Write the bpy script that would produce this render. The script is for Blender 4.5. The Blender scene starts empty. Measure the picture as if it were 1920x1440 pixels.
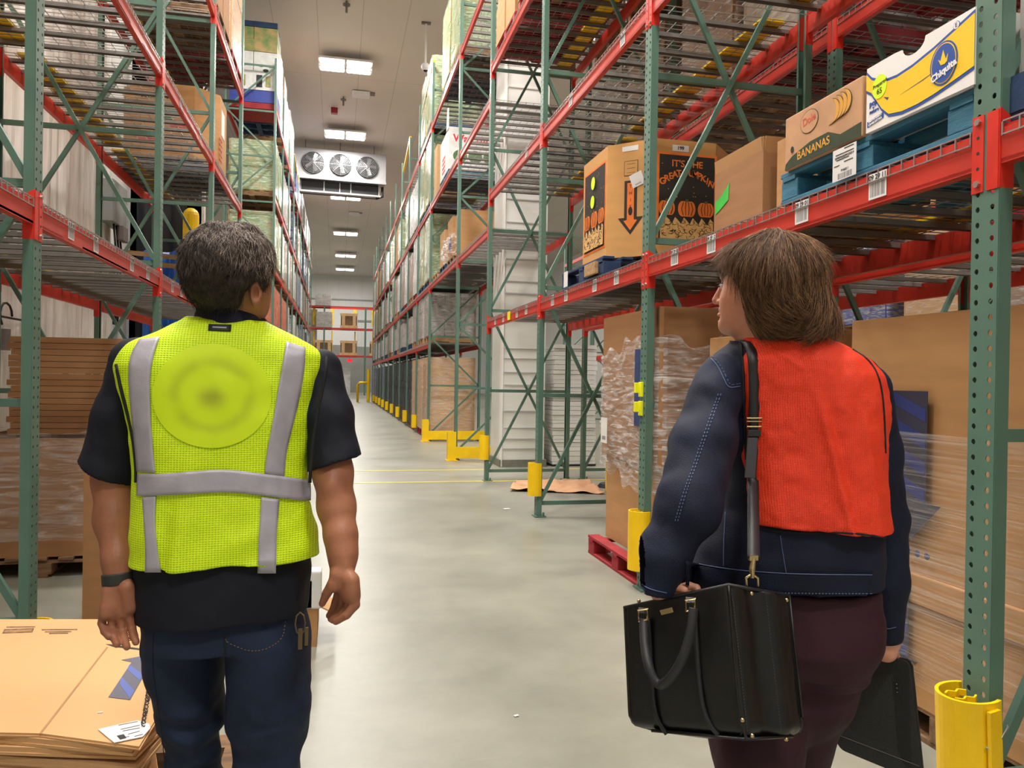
import bpy, bmesh, math, random, os
import numpy as np
from mathutils import Vector, Matrix
from mathutils.bvhtree import BVHTree
random.seed(7)
SC = bpy.context.scene
COL = SC.collection
# ---------------------------------------------------------------- camera
CAMH = 1.416; FPX = 1442.0
YAW, PITCH, ROLL = 0.2245, -0.0053, 0.0156
_cy, _sy = math.cos(YAW), math.sin(YAW)
FWD = Vector((_sy*math.cos(PITCH), _cy*math.cos(PITCH), math.sin(PITCH)))
_r0 = Vector((_cy, -_sy, 0)); _u0 = _r0.cross(FWD)
RIGHT = math.cos(ROLL)*_r0 + math.sin(ROLL)*_u0
UP = -math.sin(ROLL)*_r0 + math.cos(ROLL)*_u0
EYE = Vector((0, 0, CAMH))
cd = bpy.data.cameras.new('camera'); cam = bpy.data.objects.new('camera', cd); COL.objects.link(cam)
cd.sensor_width = 36; cd.lens = FPX/1920*36; cd.clip_end = 300; cd.clip_start = 0.05
m = Matrix((RIGHT, UP, -FWD)).transposed().to_4x4(); m.translation = EYE
cam.matrix_world = m; SC.camera = cam
def ray(px, py): return FWD + RIGHT*((px-960)/FPX) + UP*((720-py)/FPX)
def at(px, py, depth): return EYE + ray(px, py)*depth            # a pixel of the photograph at a depth in metres
def on(px, py, ax, v):
    d = ray(px, py); return EYE + d*((v-EYE[ax])/d[ax])
# ---------------------------------------------------------------- exposure, world
SC.view_settings.view_transform = 'Standard'; SC.view_settings.look = 'None'
SC.view_settings.gamma = 1.0; SC.view_settings.use_curve_mapping = False
SC.view_settings.exposure = 0.12
W = bpy.data.worlds.new('world'); SC.world = W; W.use_nodes = True
W.node_tree.nodes['Background'].inputs[0].default_value = (0.9, 0.93, 1, 1)
W.node_tree.nodes['Background'].inputs[1].default_value = 0.4
try:
    SC.cycles.max_bounces = 7; SC.cycles.diffuse_bounces = 4; SC.cycles.glossy_bounces = 3
    SC.cycles.transparent_max_bounces = 10; SC.cycles.transmission_bounces = 3
    SC.cycles.sample_clamp_indirect = 6.0; SC.cycles.use_light_tree = True
    SC.cycles.use_denoising = True
except Exception: pass
CEIL = 11.2
# high-bay lamps: (x, y) of each; the aisle's own row, the next aisle's row and the row by the left wall
AISLE_LAMPS = [(0.14, 2.0), (0.14, 9.0), (0.14, 16.0), (0.14, 24.15), (0.2, 31.0), (0.34, 41.7), (0.46, 52.2), (0.56, 61.7), (0.6, 69.5), (0.14, -5.0)]
LEFT_LAMPS = [(-2.5, 3.0), (-2.5, 9.5)]
SIDE_LAMPS = [(6.5, -4.0), (6.5, 3.0), (6.5, 10.5), (6.5, 20.0), (6.5, 31.0), (6.5, 45)]
LAMPZ = CEIL-0.25
LAMP_W = 480
def area(name, loc, sx, sy, watt, col=(1, 0.965, 0.9)):
    l = bpy.data.lights.new(name, 'AREA'); l.shape = 'RECTANGLE'; l.size = sx; l.size_y = sy
    l.energy = watt; l.color = col
    o = bpy.data.objects.new(name, l); o.location = loc; COL.objects.link(o); return o
for x, y in AISLE_LAMPS: area('lamp_light', (x, y, LAMPZ-0.14), 1.5, 0.9, LAMP_W)
for x, y in LEFT_LAMPS: area('lamp_light', (x, y, LAMPZ-0.14), 1.5, 0.9, LAMP_W*.8)
for x, y in SIDE_LAMPS: area('lamp_light', (x, y, LAMPZ-0.14), 1.5, 0.9, LAMP_W)
# ---------------------------------------------------------------- materials
def lin(c): return tuple(((v/255)/12.92 if v/255 <= .04045 else ((v/255+.055)/1.055)**2.4) for v in c)+(1,)
MATS = {}
def mat(name, rgb, rough=0.6, metal=0.0, var=0.12, vscale=6.0, bump=0.0, bscale=60.0, stretch=(1, 1, 1), spec=0.5, rgb2=None, coat=0.0, sheen=0.0, emit=0.0):
    if name in MATS: return MATS[name]
    m = bpy.data.materials.new(name); m.use_nodes = True; nt = m.node_tree; N, L = nt.nodes, nt.links
    b = N['Principled BSDF']; c = lin(rgb)
    b.inputs['Roughness'].default_value = rough; b.inputs['Metallic'].default_value = metal
    b.inputs['Specular IOR Level'].default_value = spec; b.inputs['Coat Weight'].default_value = coat
    if sheen: b.inputs['Sheen Weight'].default_value = sheen
    b.inputs['Base Color'].default_value = c
    if emit: b.inputs['Emission Color'].default_value = c; b.inputs['Emission Strength'].default_value = emit
    tc = N.new('ShaderNodeTexCoord'); mp = N.new('ShaderNodeMapping'); mp.inputs['Scale'].default_value = stretch
    L.new(tc.outputs['Object'], mp.inputs[0])
    if var or rgb2:
        no = N.new('ShaderNodeTexNoise'); no.inputs['Scale'].default_value = vscale; no.inputs['Detail'].default_value = 5
        L.new(mp.outputs[0], no.inputs[0])
        mx = N.new('ShaderNodeMix'); mx.data_type = 'RGBA'
        rp = N.new('ShaderNodeMapRange'); rp.inputs[1].default_value = .35; rp.inputs[2].default_value = .65
        L.new(no.outputs[0], rp.inputs[0]); L.new(rp.outputs[0], mx.inputs[0])
        c2 = lin(rgb2) if rgb2 else tuple(v*(1-var) for v in c[:3])+(1,)
        c1 = c if rgb2 else tuple(min(1, v*(1+var)) for v in c[:3])+(1,)
        mx.inputs[6].default_value = c1; mx.inputs[7].default_value = c2
        L.new(mx.outputs[2], b.inputs['Base Color'])
    if bump:
        n2 = N.new('ShaderNodeTexNoise'); n2.inputs['Scale'].default_value = bscale; n2.inputs['Detail'].default_value = 4
        L.new(mp.outputs[0], n2.inputs[0]); bp = N.new('ShaderNodeBump'); bp.inputs['Strength'].default_value = bump
        bp.inputs['Distance'].default_value = 0.01
        L.new(n2.outputs[0], bp.inputs['Height']); L.new(bp.outputs[0], b.inputs['Normal'])
    MATS[name] = m; return m
GREEN = mat('rack green paint', (88, 121, 107), .42, .0, .08, 3, .05, 90)
RED = mat('beam red paint', (196, 52, 38), .38, 0, .1, 2.5, .04, 50)
RED2 = mat('connector red paint', (214, 48, 34), .36, 0, .08, 8, .03, 50)
GALV = mat('galvanised wire', (170, 170, 168), .35, .75, .1, 9)
CHAN = mat('grey support channel', (134, 130, 127), .5, .2, .1, 6)
YEL = mat('safety yellow', (250, 205, 10), .4, 0, .06, 5, .05, 30)
BOLT = mat('bolt steel', (190, 188, 184), .3, .9, .05)
CARD = mat('kraft cardboard', (186, 140, 92), .8, 0, .06, 3, .03, 120, (1, 1, 6))
CARD2 = mat('dark cardboard', (160, 116, 76), .8, 0, .07, 3, .03, 120, (1, 1, 6))
CARD3 = mat('pale cardboard', (206, 164, 116), .78, 0, .05, 2, .03, 120, (1, 1, 6))
WOOD = mat('pallet wood', (176, 140, 98), .8, 0, .25, 5, .2, 40, (1, 8, 8))
WOODD = mat('old pallet wood', (128, 98, 70), .85, 0, .3, 5, .2, 40, (1, 8, 8))
BLUEW = mat('blue pallet paint', (44, 106, 138), .7, 0, .2, 6, .25, 40, (8, 1, 8), rgb2=(60, 124, 150))
BLUED = mat('navy pallet paint', (34, 58, 96), .7, 0, .2, 6, .25, 40)
REDW = mat('red pallet paint', (150, 30, 40), .7, 0, .2, 6, .2, 40)
WHITE = mat('white print', (240, 238, 236), .6, 0, .02)
BLACK = mat('black print', (24, 24, 26), .6, 0, 0)
LABEL = mat('paper label', (232, 230, 230), .6, 0, .02)
NAVYP = mat('navy print', (46, 60, 110), .6, 0, .15, 9)
PALET = {}
# stretch film: clear, glossy, streaky
def film_mat(name, dens=.35, tint=(235, 235, 235), scale=4, stretch=(1, 1, 7)):
    m = bpy.data.materials.new(name); m.use_nodes = True; nt = m.node_tree; N, L = nt.nodes, nt.links
    b = N['Principled BSDF']; b.inputs['Base Color'].default_value = lin(tint); b.inputs['Roughness'].default_value = .16
    b.inputs['Specular IOR Level'].default_value = .8
    tc = N.new('ShaderNodeTexCoord'); mp = N.new('ShaderNodeMapping'); mp.inputs['Scale'].default_value = stretch
    L.new(tc.outputs['Object'], mp.inputs[0])
    no = N.new('ShaderNodeTexNoise'); no.inputs['Scale'].default_value = scale; no.inputs['Detail'].default_value = 6; no.inputs['Distortion'].default_value = 1.2
    L.new(mp.outputs[0], no.inputs[0])
    mr = N.new('ShaderNodeMapRange'); mr.inputs[1].default_value = .42; mr.inputs[2].default_value = .72; mr.inputs[3].default_value = dens*.35; mr.inputs[4].default_value = min(1, dens*2)
    L.new(no.outputs[0], mr.inputs[0]); L.new(mr.outputs[0], b.inputs['Alpha'])
    bp = N.new('ShaderNodeBump'); bp.inputs['Strength'].default_value = .7; bp.inputs['Distance'].default_value = .015
    L.new(no.outputs[0], bp.inputs['Height']); L.new(bp.outputs[0], b.inputs['Normal'])
    MATS[name] = m; return m
FILM = film_mat('stretch film', .22)
FILM2 = film_mat('thick stretch film', .34, scale=5)
FILMG = film_mat('green tinted film', .6, (205, 225, 195), 6)
# ---------------------------------------------------------------- mesh helpers
class MB:
    def __init__(s): s.v = []; s.f = []
    def add(s, vs, fs):
        n = len(s.v); s.v += [tuple(v) for v in vs]; s.f += [tuple(i+n for i in f) for f in fs]; return s
    def box(s, c, d, rz=0, rx=0, ry=0, M=None):
        hx, hy, hz = d[0]/2, d[1]/2, d[2]/2
        vs = [Vector((x, y, z)) for x in (-hx, hx) for y in (-hy, hy) for z in (-hz, hz)]
        if rz or rx or ry:
            R = Matrix.Rotation(rz, 3, 'Z') @ Matrix.Rotation(ry, 3, 'Y') @ Matrix.Rotation(rx, 3, 'X'); vs = [R @ v for v in vs]
        vs = [v+Vector(c) for v in vs]
        return s.add(vs, [(0, 1, 3, 2), (4, 6, 7, 5), (0, 4, 5, 1), (2, 3, 7, 6), (0, 2, 6, 4), (1, 5, 7, 3)])
    def bar(s, a, b, w, t=None, up=(0, 0, 1)):
        a, b = Vector(a), Vector(b); t = t or w; d = (b-a).normalized(); u = Vector(up)
        if abs(d.dot(u)) > .98: u = Vector((1, 0, 0))
        sx = d.cross(u).normalized(); sz = sx.cross(d)
        vs = [p+sx*i*w/2+sz*j*t/2 for p in (a, b) for i, j in ((-1, -1), (1, -1), (1, 1), (-1, 1))]
        return s.add(vs, [(3, 2, 1, 0), (4, 5, 6, 7), (0, 1, 5, 4), (1, 2, 6, 5), (2, 3, 7, 6), (3, 0, 4, 7)])
    def tube(s, pts, r, n=8, cap=True, closed=False):
        pts = [Vector(p) for p in pts]; rs = r if isinstance(r, (list, tuple)) else [r]*len(pts)
        base = len(s.v); ref = Vector((0, 0, 1)); k = len(pts)
        for i, p in enumerate(pts):
            d = (pts[(i+1) % k if closed else min(i+1, k-1)]-pts[(i-1) % k if closed else max(i-1, 0)])
            d = d.normalized() if d.length > 1e-9 else Vector((0, 0, 1))
            if abs(d.dot(ref)) > .97: ref = Vector((1, 0, 0)) if abs(d.x) < .9 else Vector((0, 1, 0))
            x = d.cross(ref).normalized(); y = x.cross(d); ref = -y if False else ref
            for j in range(n):
                a = 2*math.pi*j/n; s.v.append(tuple(p+(x*math.cos(a)+y*math.sin(a))*rs[i]))
        for i in range(k if closed else k-1):
            for j in range(n):
                i2 = (i+1) % k
                s.f.append((base+i*n+j, base+i*n+(j+1) % n, base+i2*n+(j+1) % n, base+i2*n+j))
        if cap and not closed:
            s.f.append(tuple(base+j for j in range(n))[::-1]); s.f.append(tuple(base+(k-1)*n+j for j in range(n)))
        return s
    def cyl(s, a, b, r, n=16, r2=None): return s.tube([a, b], [r, r2 if r2 is not None else r], n)
    def prism(s, poly, z0, z1):
        n = len(poly); vs = [(x, y, z0) for x, y in poly]+[(x, y, z1) for x, y in poly]
        return s.add(vs, [tuple(range(n))[::-1], tuple(range(n, 2*n))]+[(i, (i+1) % n, n+(i+1) % n, n+i) for i in range(n)])
    def sph(s, c, r, nu=12, nv=8, sc=(1, 1, 1)):
        vs = []; fs = []
        for i in range(nv+1):
            t = math.pi*i/nv
            for j in range(nu):
                p = 2*math.pi*j/nu; vs.append((c[0]+r*sc[0]*math.sin(t)*math.cos(p), c[1]+r*sc[1]*math.sin(t)*math.sin(p), c[2]+r*sc[2]*math.cos(t)))
        for i in range(nv):
            for j in range(nu): fs.append((i*nu+j, (i+1)*nu+j, (i+1)*nu+(j+1) % nu, i*nu+(j+1) % nu))
        return s.add(vs, fs)
    def mesh(s, name, mt=None):
        me = bpy.data.meshes.new(name); me.from_pydata(s.v, [], s.f); me.update()
        if mt: me.materials.append(mt)
        return me
def link(name, me, parent=None, loc=None, rz=0):
    o = bpy.data.objects.new(name, me); COL.objects.link(o)
    if parent: o.parent = parent
    if loc is not None: o.location = loc
    if rz: o.rotation_euler = (0, 0, rz)
    return o
def obj(name, mb, mt, parent=None, loc=None, rz=0, bev=0, smooth=False, seg=2):
    me = mb.mesh(name, mt) if isinstance(mb, MB) else mb
    if smooth: me.polygons.foreach_set('use_smooth', [True]*len(me.polygons))
    o = link(name, me, parent, loc, rz)
    if bev:
        b = o.modifiers.new('bevel', 'BEVEL'); b.width = bev; b.segments = seg; b.limit_method = 'ANGLE'; b.angle_limit = .6
    return o
def tag(o, label, cat, group=None, kind=None):
    if label: o['label'] = label
    if cat: o['category'] = cat
    if group: o['group'] = group
    if kind: o['kind'] = kind
    return o
def thing(name, label, cat, loc=(0, 0, 0), rz=0, group=None):
    o = link(name, None, None, loc, rz); o.empty_display_size = .1; return tag(o, label, cat, group)
def struct(name, mb, mt, label=None, **k):
    o = obj(name, mb, mt, **k); o['kind'] = 'structure'
    if label: o['label'] = label
    return o
def clone(o, parent=None, loc=None, rz=None, label=None, group=None):
    c = o.copy(); COL.objects.link(c); c.parent = parent
    if loc is not None: c.location = loc
    if rz is not None: c.rotation_euler = (0, 0, rz)
    if label: c['label'] = label
    if group: c['group'] = group
    for ch in list(o.children): clone(ch, c)
    return c
def text(s, size, mt, parent, M, name='lettering', bold=0.0, ext=.0006, align='CENTER'):
    cu = bpy.data.curves.new(name, 'FONT'); cu.body = s; cu.size = size; cu.align_x = align; cu.align_y = 'CENTER'
    cu.offset = bold; cu.extrude = ext; cu.materials.append(mt)
    o = bpy.data.objects.new(name, cu); COL.objects.link(o); o.parent = parent; o.matrix_local = M; TEXTS.append(o); return o
TEXTS = []
def bake_texts():
    dg = bpy.context.evaluated_depsgraph_get()
    ms = [bpy.data.meshes.new_from_object(o.evaluated_get(dg)) for o in TEXTS]
    for o, me in zip(TEXTS, ms):
        n = bpy.data.objects.new(o.name, me); COL.objects.link(n); n.parent = o.parent; n.matrix_local = o.matrix_local
        nm = o.name; bpy.data.objects.remove(o); n.name = nm
def faceM(origin, right, up):
    r, u = Vector(right).normalized(), Vector(up).normalized(); n = r.cross(u)
    M = Matrix((r, u, n)).transposed().to_4x4(); M.translation = Vector(origin); return M
def decal(poly, mt, parent, M, name='print', t=.0012, z=0.0):
    mb = MB(); n = len(poly)
    mb.add([(x, y, z) for x, y in poly]+[(x, y, z+t) for x, y in poly], [tuple(range(n, 2*n))]+[(i, (i+1) % n, n+(i+1) % n, n+i) for i in range(n)])
    o = obj(name, mb, mt, parent); o.matrix_local = M; return o
def ell(cx, cy, rx, ry, n=28, a0=0, a1=2*math.pi): return [(cx+rx*math.cos(a0+(a1-a0)*i/n), cy+ry*math.sin(a0+(a1-a0)*i/n)) for i in range(n)]
def rect(x0, y0, x1, y1): return [(x0, y0), (x1, y0), (x1, y1), (x0, y1)]
def barcode(w, h, mt, parent, M, name='barcode', cx=0, cy=0, z=.0013):
    mb = MB(); x = -w/2; rnd = random.Random(int(w*9999)+int(cy*777))
    while x < w/2:
        b = rnd.choice((.0012, .002, .003))*max(1, w/.09); b = min(b, w/2-x+1e-4)
        mb.add([(cx+x, cy-h/2, z), (cx+x+b, cy-h/2, z), (cx+x+b, cy+h/2, z), (cx+x, cy+h/2, z)], [(0, 1, 2, 3)]); x += b+rnd.choice((.0012, .002, .003))*max(1, w/.09)
    o = obj(name, mb, mt, parent); o.matrix_local = M; return o
ORD = ['first', 'second', 'third', 'fourth', 'fifth', 'sixth', 'seventh', 'eighth', 'ninth', 'tenth', 'eleventh', 'twelfth', 'thirteenth']
def vnoise(P, s, seed=0):
    """value noise, numpy, P (n,3)"""
    r = np.random.RandomState(seed); T = r.rand(32, 32, 32)*2-1
    q = P*s; i = np.floor(q).astype(int); f = q-i; f = f*f*(3-2*f); i %= 32; j = (i+1) % 32
    def g(a, b, c): return T[a, b, c]
    x0, y0, z0 = i[..., 0], i[..., 1], i[..., 2]; x1, y1, z1 = j[..., 0], j[..., 1], j[..., 2]; fx, fy, fz = f[..., 0], f[..., 1], f[..., 2]
    a = g(x0, y0, z0)*(1-fx)+g(x1, y0, z0)*fx; b = g(x0, y1, z0)*(1-fx)+g(x1, y1, z0)*fx
    c = g(x0, y0, z1)*(1-fx)+g(x1, y0, z1)*fx; d = g(x0, y1, z1)*(1-fx)+g(x1, y1, z1)*fx
    return (a*(1-fy)+b*fy)*(1-fz)+(c*(1-fy)+d*fy)*fz
# ---------------------------------------------------------------- the building
def floor_mat():
    m = bpy.data.materials.new('polished concrete'); m.use_nodes = True; N, L = m.node_tree.nodes, m.node_tree.links
    b = N['Principled BSDF']; tc = N.new('ShaderNodeTexCoord')
    a = N.new('ShaderNodeTexNoise'); a.inputs['Scale'].default_value = .9; a.inputs['Detail'].default_value = 8; a.inputs['Roughness'].default_value = .65
    L.new(tc.outputs['Object'], a.inputs[0])
    r = N.new('ShaderNodeValToRGB'); r.color_ramp.elements[0].position = .3; r.color_ramp.elements[0].color = lin((124, 124, 112)); r.color_ramp.elements[1].position = .72; r.color_ramp.elements[1].color = lin((160, 159, 147))
    L.new(a.outputs[0], r.inputs[0])
    # scattered scratches
    mp = N.new('ShaderNodeMapping'); mp.inputs['Rotation'].default_value = (0, 0, .9); mp.inputs['Scale'].default_value = (.6, 60, 1); L.new(tc.outputs['Object'], mp.inputs[0])
    s = N.new('ShaderNodeTexNoise'); s.inputs['Scale'].default_value = 3; s.inputs['Detail'].default_value = 6; L.new(mp.outputs[0], s.inputs[0])
    sr = N.new('ShaderNodeMapRange'); sr.inputs[1].default_value = .69; sr.inputs[2].default_value = .72; sr.inputs[4].default_value = .22; L.new(s.outputs[0], sr.inputs[0])
    mx = N.new('ShaderNodeMix'); mx.data_type = 'RGBA'; mx.inputs[7].default_value = lin((205, 204, 198)); L.new(sr.outputs[0], mx.inputs[0]); L.new(r.outputs[0], mx.inputs[6])
    L.new(mx.outputs[2], b.inputs['Base Color'])
    rr = N.new('ShaderNodeMapRange'); rr.inputs[3].default_value = .27; rr.inputs[4].default_value = .45; L.new(a.outputs[0], rr.inputs[0]); L.new(rr.outputs[0], b.inputs['Roughness'])
    b.inputs['Specular IOR Level'].default_value = .45
    n2 = N.new('ShaderNodeTexNoise'); n2.inputs['Scale'].default_value = 5; n2.inputs['Detail'].default_value = 3; L.new(tc.outputs['Object'], n2.inputs[0])
    bp = N.new('ShaderNodeBump'); bp.inputs['Strength'].default_value = .25; bp.inputs['Distance'].default_value = .004; L.new(n2.outputs[0], bp.inputs['Height']); L.new(bp.outputs[0], b.inputs['Normal'])
    return m
def panel_mat(name, rgb, ax, pitch, rough=.5, seam=.55, off=0.0):
    m = mat(name, rgb, rough, 0, .03, .5); N, L = m.node_tree.nodes, m.node_tree.links; b = N['Principled BSDF']
    src = b.inputs['Base Color'].links[0].from_socket
    g = N.new('ShaderNodeTexCoord'); sp = N.new('ShaderNodeSeparateXYZ'); L.new(g.outputs['Object'], sp.inputs[0])
    out = None
    for a, p in zip(ax, pitch):
        ad = N.new('ShaderNodeMath'); ad.operation = 'ADD'; ad.inputs[1].default_value = 100+off; L.new(sp.outputs[a], ad.inputs[0])
        mo = N.new('ShaderNodeMath'); mo.operation = 'MODULO'; mo.inputs[1].default_value = p; L.new(ad.outputs[0], mo.inputs[0])
        lt = N.new('ShaderNodeMath'); lt.operation = 'LESS_THAN'; lt.inputs[1].default_value = .02; L.new(mo.outputs[0], lt.inputs[0])
        if out is None: out = lt.outputs[0]
        else:
            mm = N.new('ShaderNodeMath'); mm.operation = 'MAXIMUM'; L.new(out, mm.inputs[0]); L.new(lt.outputs[0], mm.inputs[1]); out = mm.outputs[0]
    mx = N.new('ShaderNodeMix'); mx.data_type = 'RGBA'; mx.inputs[7].default_value = tuple(v*seam for v in lin(rgb)[:3])+(1,)
    L.new(out, mx.inputs[0]); L.new(src, mx.inputs[6]); L.new(mx.outputs[2], b.inputs['Base Color']); return m
struct('floor', MB().box((5, 30, -.1), (26, 92, .2)), floor_mat())
struct('ceiling', MB().box((5, 30, CEIL+.1), (26, 92, .2)), panel_mat('ceiling panels', (216, 208, 198), (0, 1), (1.2, 9.0), .55, .7, .25))
WL = -3.45
WPAN = panel_mat('white wall panels', (228, 226, 222), (0, 1), (1.2, 1.2), .5, .75)
struct('wall_back', MB().box((5, 76.1, 5.6), (26, .2, 11.2)), panel_mat('end wall panels', (226, 226, 224), (0,), (1.1,), .5, .8))
struct('wall_front', MB().box((5, -16.1, 5.6), (26, .2, 11.2)), WPAN)
struct('wall_right', MB().box((18.1, 30, 5.6), (.2, 92, 11.2)), WPAN)
mb = MB().box((WL-.1, -1.0, 5.6), (.2, 30, 11.2)); mb.box((-8.1, 45, 5.6), (.2, 62, 11.2)); mb.box((-5.2, 14.5, 5.6), (5.7, .2, 11.2))
struct('wall_left', mb, WPAN)
# corrugated white curtain hung along the left wall
mb = MB(); n = 420; y0, y1 = -2.0, 12.9; vs = []
for i in range(n+1):
    y = y0+(y1-y0)*i/n; x = WL+.05+.018*math.sin(i*.9)+.014*math.sin(i*.37+1)+.01*math.sin(i*2.3)
    for k in range(7): vs.append((x+.012*math.sin(i*.21+k*1.3), y+.05*math.sin(k*.8+i*.05), .05+k*1.55))
mb.add(vs, [(i*7+k, (i+1)*7+k, (i+1)*7+k+1, i*7+k+1) for i in range(n) for k in range(6)])
CURT = mat('white plastic sheeting', (226, 222, 216), .38, 0, .1, 4, .25, 9, (1, 6, .5))
o = obj('plastic_curtain', mb, CURT, smooth=True); tag(o, 'white pleated plastic sheeting hung along the left wall behind the rack', 'curtain')
sm = o.modifiers.new('s', 'SOLIDIFY'); sm.thickness = .006
# end wall trim
TG = mat('grey wall trim', (150, 152, 152), .5, 0, .04)
mb = MB(); mb.box((0, 75.95, 6.9), (12, .1, .18)); mb.box((0, 75.95, 8.9), (12, .1, .12))
for x in (-2.2, 4.3): mb.box((x, 75.95, 3.6), (.18, .1, 6.6))
struct('trim_1', mb, TG)
struct('door_1', MB().box((1.2, 75.93, 2.2), (5.2, .12, 4.4)), mat('end door grey', (150, 150, 146), .5, 0, .05, 1))
struct('door_2', MB().box((-.3, 75.93, 6.2), (4.4, .12, 3.4)), mat('end panel white', (236, 236, 236), .5, 0, .02))
# floor lines
YLINE = mat('yellow floor line', (222, 208, 92), .4, 0, .1, 8)
for i, (y, w) in enumerate(((10.5, .06), (11.85, .06))):
    a = struct('trim_%d' % (2+i), MB().box((1.2, y, .002), (6.4, w, .004)), YLINE)
    a['label'] = 'yellow line painted across the floor, %s' % ('the nearer one' if i == 0 else 'the farther one')
# ceiling lamps
TUBE = mat('lit lamp tube', (255, 252, 244), .4, 0, 0, emit=6.0); FIX = mat('lamp fixture white', (225, 225, 225), .5, 0, .02)
def lamp(x, y, label):
    t = thing('high_bay_lamp', label, 'ceiling lamp', (x, y, LAMPZ), 0, 'high bay lamps over the aisle')
    f = MB().box((0, 0, .02), (1.6, .95, .06)); f.box((0, 0, -.05), (.05, .95, .1)); f.box((0, 0, -.05), (1.6, .04, .1)); obj('housing', f, FIX, t)
    f = MB().cyl((-.3, 0, .05), (-.3, 0, CEIL-LAMPZ), .01, 6).cyl((.3, 0, .05), (.3, 0, CEIL-LAMPZ), .01, 6); obj('hanger', f, CHAN, t)
    for sx in (-1, 1):
        for sy in (-1, 1):
            obj('tube', MB().box((sx*.4, sy*.29, -.045), (.72, .19, .07)), TUBE, t, bev=.03)
    return t
vis = ['nearest', 'second', 'third', 'fourth', 'fifth', 'sixth and farthest']
k = 0
for x, y in AISLE_LAMPS:
    if y < 20:
        lamp(x, y, 'lit high bay lamp over the near aisle, above the picture, %s' % ({2: 'nearest', 9: 'second', 16: 'third'}.get(int(y), 'behind the camera'))); continue
    lamp(x, y, 'lit white high bay lamp over the aisle, the %s in view' % vis[k]); k += 1
for k, (x, y) in enumerate(LEFT_LAMPS): lamp(x, y, 'lit high bay lamp over the left rack near the sheeting, %s' % ('nearer', 'farther')[k])
for k, (x, y) in enumerate(SIDE_LAMPS): lamp(x, y, 'lit high bay lamp over the next aisle behind the right rack, %s of the row' % ORD[k])
# evaporator unit
def cooler(x, y, label, s=1.0):
    t = thing('evaporator_unit', label, 'cooling unit', (x, y, CEIL-.42), .055)
    mb = MB()
    for a in (-1.4, 0, 1.4): mb.cyl((a, 0, 0), (a, 0, .42), .02, 6)
    obj('hanger', mb, CHAN, t)
    CW = mat('cooler white sheet', (150, 148, 150), .35, .1, .03, 3); DK = mat('cooler dark coil', (18, 18, 20), .6, 0, .1)
    w, hh, d = 3.75*s, 1.2*s, 1.3*s
    obj('housing', MB().box((0, .1, -hh/2), (w, d*.7, hh)), CW, t, bev=.02)
    FB = mat('fan guard steel', (120, 120, 122), .35, .6, .05)
    for i in (-1, 0, 1):
        c = Vector((i*w*.29, -d*.25-.01, -hh*.5)); r = .44*s
        f = MB().cyl(c, c+Vector((0, -.1, 0)), r*1.04, 28, r*.98); fo = obj('fan', f, DK, t)
        g = MB()
        for q in range(1, 8):
            rr = r*q/7.2; g.tube([c+Vector((rr*math.cos(a*.3927), -.13+.02*q/8, rr*math.sin(a*.3927))) for a in range(16)], .012, 5, closed=True)
        for q in range(8):
            a = q*math.pi/4; g.bar(c+Vector((0, -.14, 0)), c+Vector((r*math.cos(a), -.11, r*math.sin(a))), .012)
        obj('fan_guard', g, FB, fo)
        f = MB()
        for q in range(5):
            a = q*2*math.pi/5; f.bar(c+Vector((0, -.105, 0)), c+Vector((r*.85*math.cos(a), -.115, r*.85*math.sin(a))), .14, .012, up=(0, 1, .5))
        obj('fan_blade', f, FB, fo)
    obj('drip_lip', MB().box((0, -d*.3, -hh-.02), (w*1.0, .12, .09)), CW, t)
    f = MB().box((0, .25, -hh-.27), (w*.86, d*.5, .44)); obj('coil', f, DK, t)
    f = MB().box((0, -.05, -hh-.52), (w*.9, .3, .07))
    for q in (-.42, -.17, 0, .12, .43): f.box((q*w, -.08, -hh-.27), (.04, .05, .46))
    obj('lower_frame', f, CW, t)
    f = MB().tube([(w*.47, -.05, -hh-.1), (w*.47, -.05, -hh-.5), (w*.4, 0, -hh-.58)], .06, 10); obj('pipe', f, DK, t, smooth=True)
    obj('maker_plate', MB().box((-w*.45, -d*.25-.02, -hh*.84), (.32, .01, .1)), WHITE, t)
    obj('blue_tag', MB().box((w*.46, -d*.25-.02, -hh*.75), (.12, .01, .16)), mat('blue tag', (40, 80, 200), .5), t)
    return t
cooler(.02, 33.0, 'white three fan cooling unit hung from the ceiling over the aisle')
# small ceiling fittings
GRYM = mat('grey fitting', (120, 112, 110), .5, .2, .05)
def fitting(name, cat, label, px, py, fn, z=CEIL):
    p = on(px, py, 2, z); t = thing(name, label, cat, p); fn(t); return t
def sensor(t): obj('body', MB().box((0, 0, -.1), (.6, .35, .16)), FIX, t, bev=.03); obj('bracket', MB().box((.1, .1, -.01), (.75, .3, .03)), GRYM, t)
def sprinkler(t): obj('pipe', MB().cyl((0, 0, 0), (0, 0, -.3), .03, 8), GRYM, t); obj('head', MB().cyl((0, 0, -.08), (0, 0, -.11), .1, 10), GRYM, t)
def beacon(t): obj('body', MB().box((0, 0, -.1), (.24, .24, .2)), mat('alarm red', (150, 30, 34), .4), t, bev=.02)
def camdome(t): obj('stem', MB().cyl((0, 0, 0), (0, 0, -1.15), .03, 8), FIX, t); obj('dome', MB().sph((0, 0, -1.22), .12), FIX, t, smooth=True); obj('bracket', MB().box((0, 0, -.02), (.25, .1, .05)), GRYM, t); obj('lens', MB().sph((0, 0, -1.29), .07), BLACK, t, smooth=True)
fitting('sensor_box', 'ceiling sensor', 'white sensor box on the ceiling just beyond the nearest lamp', 677, 172, sensor)
fitting('sensor_box', 'ceiling sensor', 'dark sensor box on the ceiling below the cooling unit', 664, 398, sensor)
fitting('sprinkler_head', 'sprinkler', 'small sprinkler head between the nearest lamp and the cooling unit', 644, 182, sprinkler)
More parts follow.
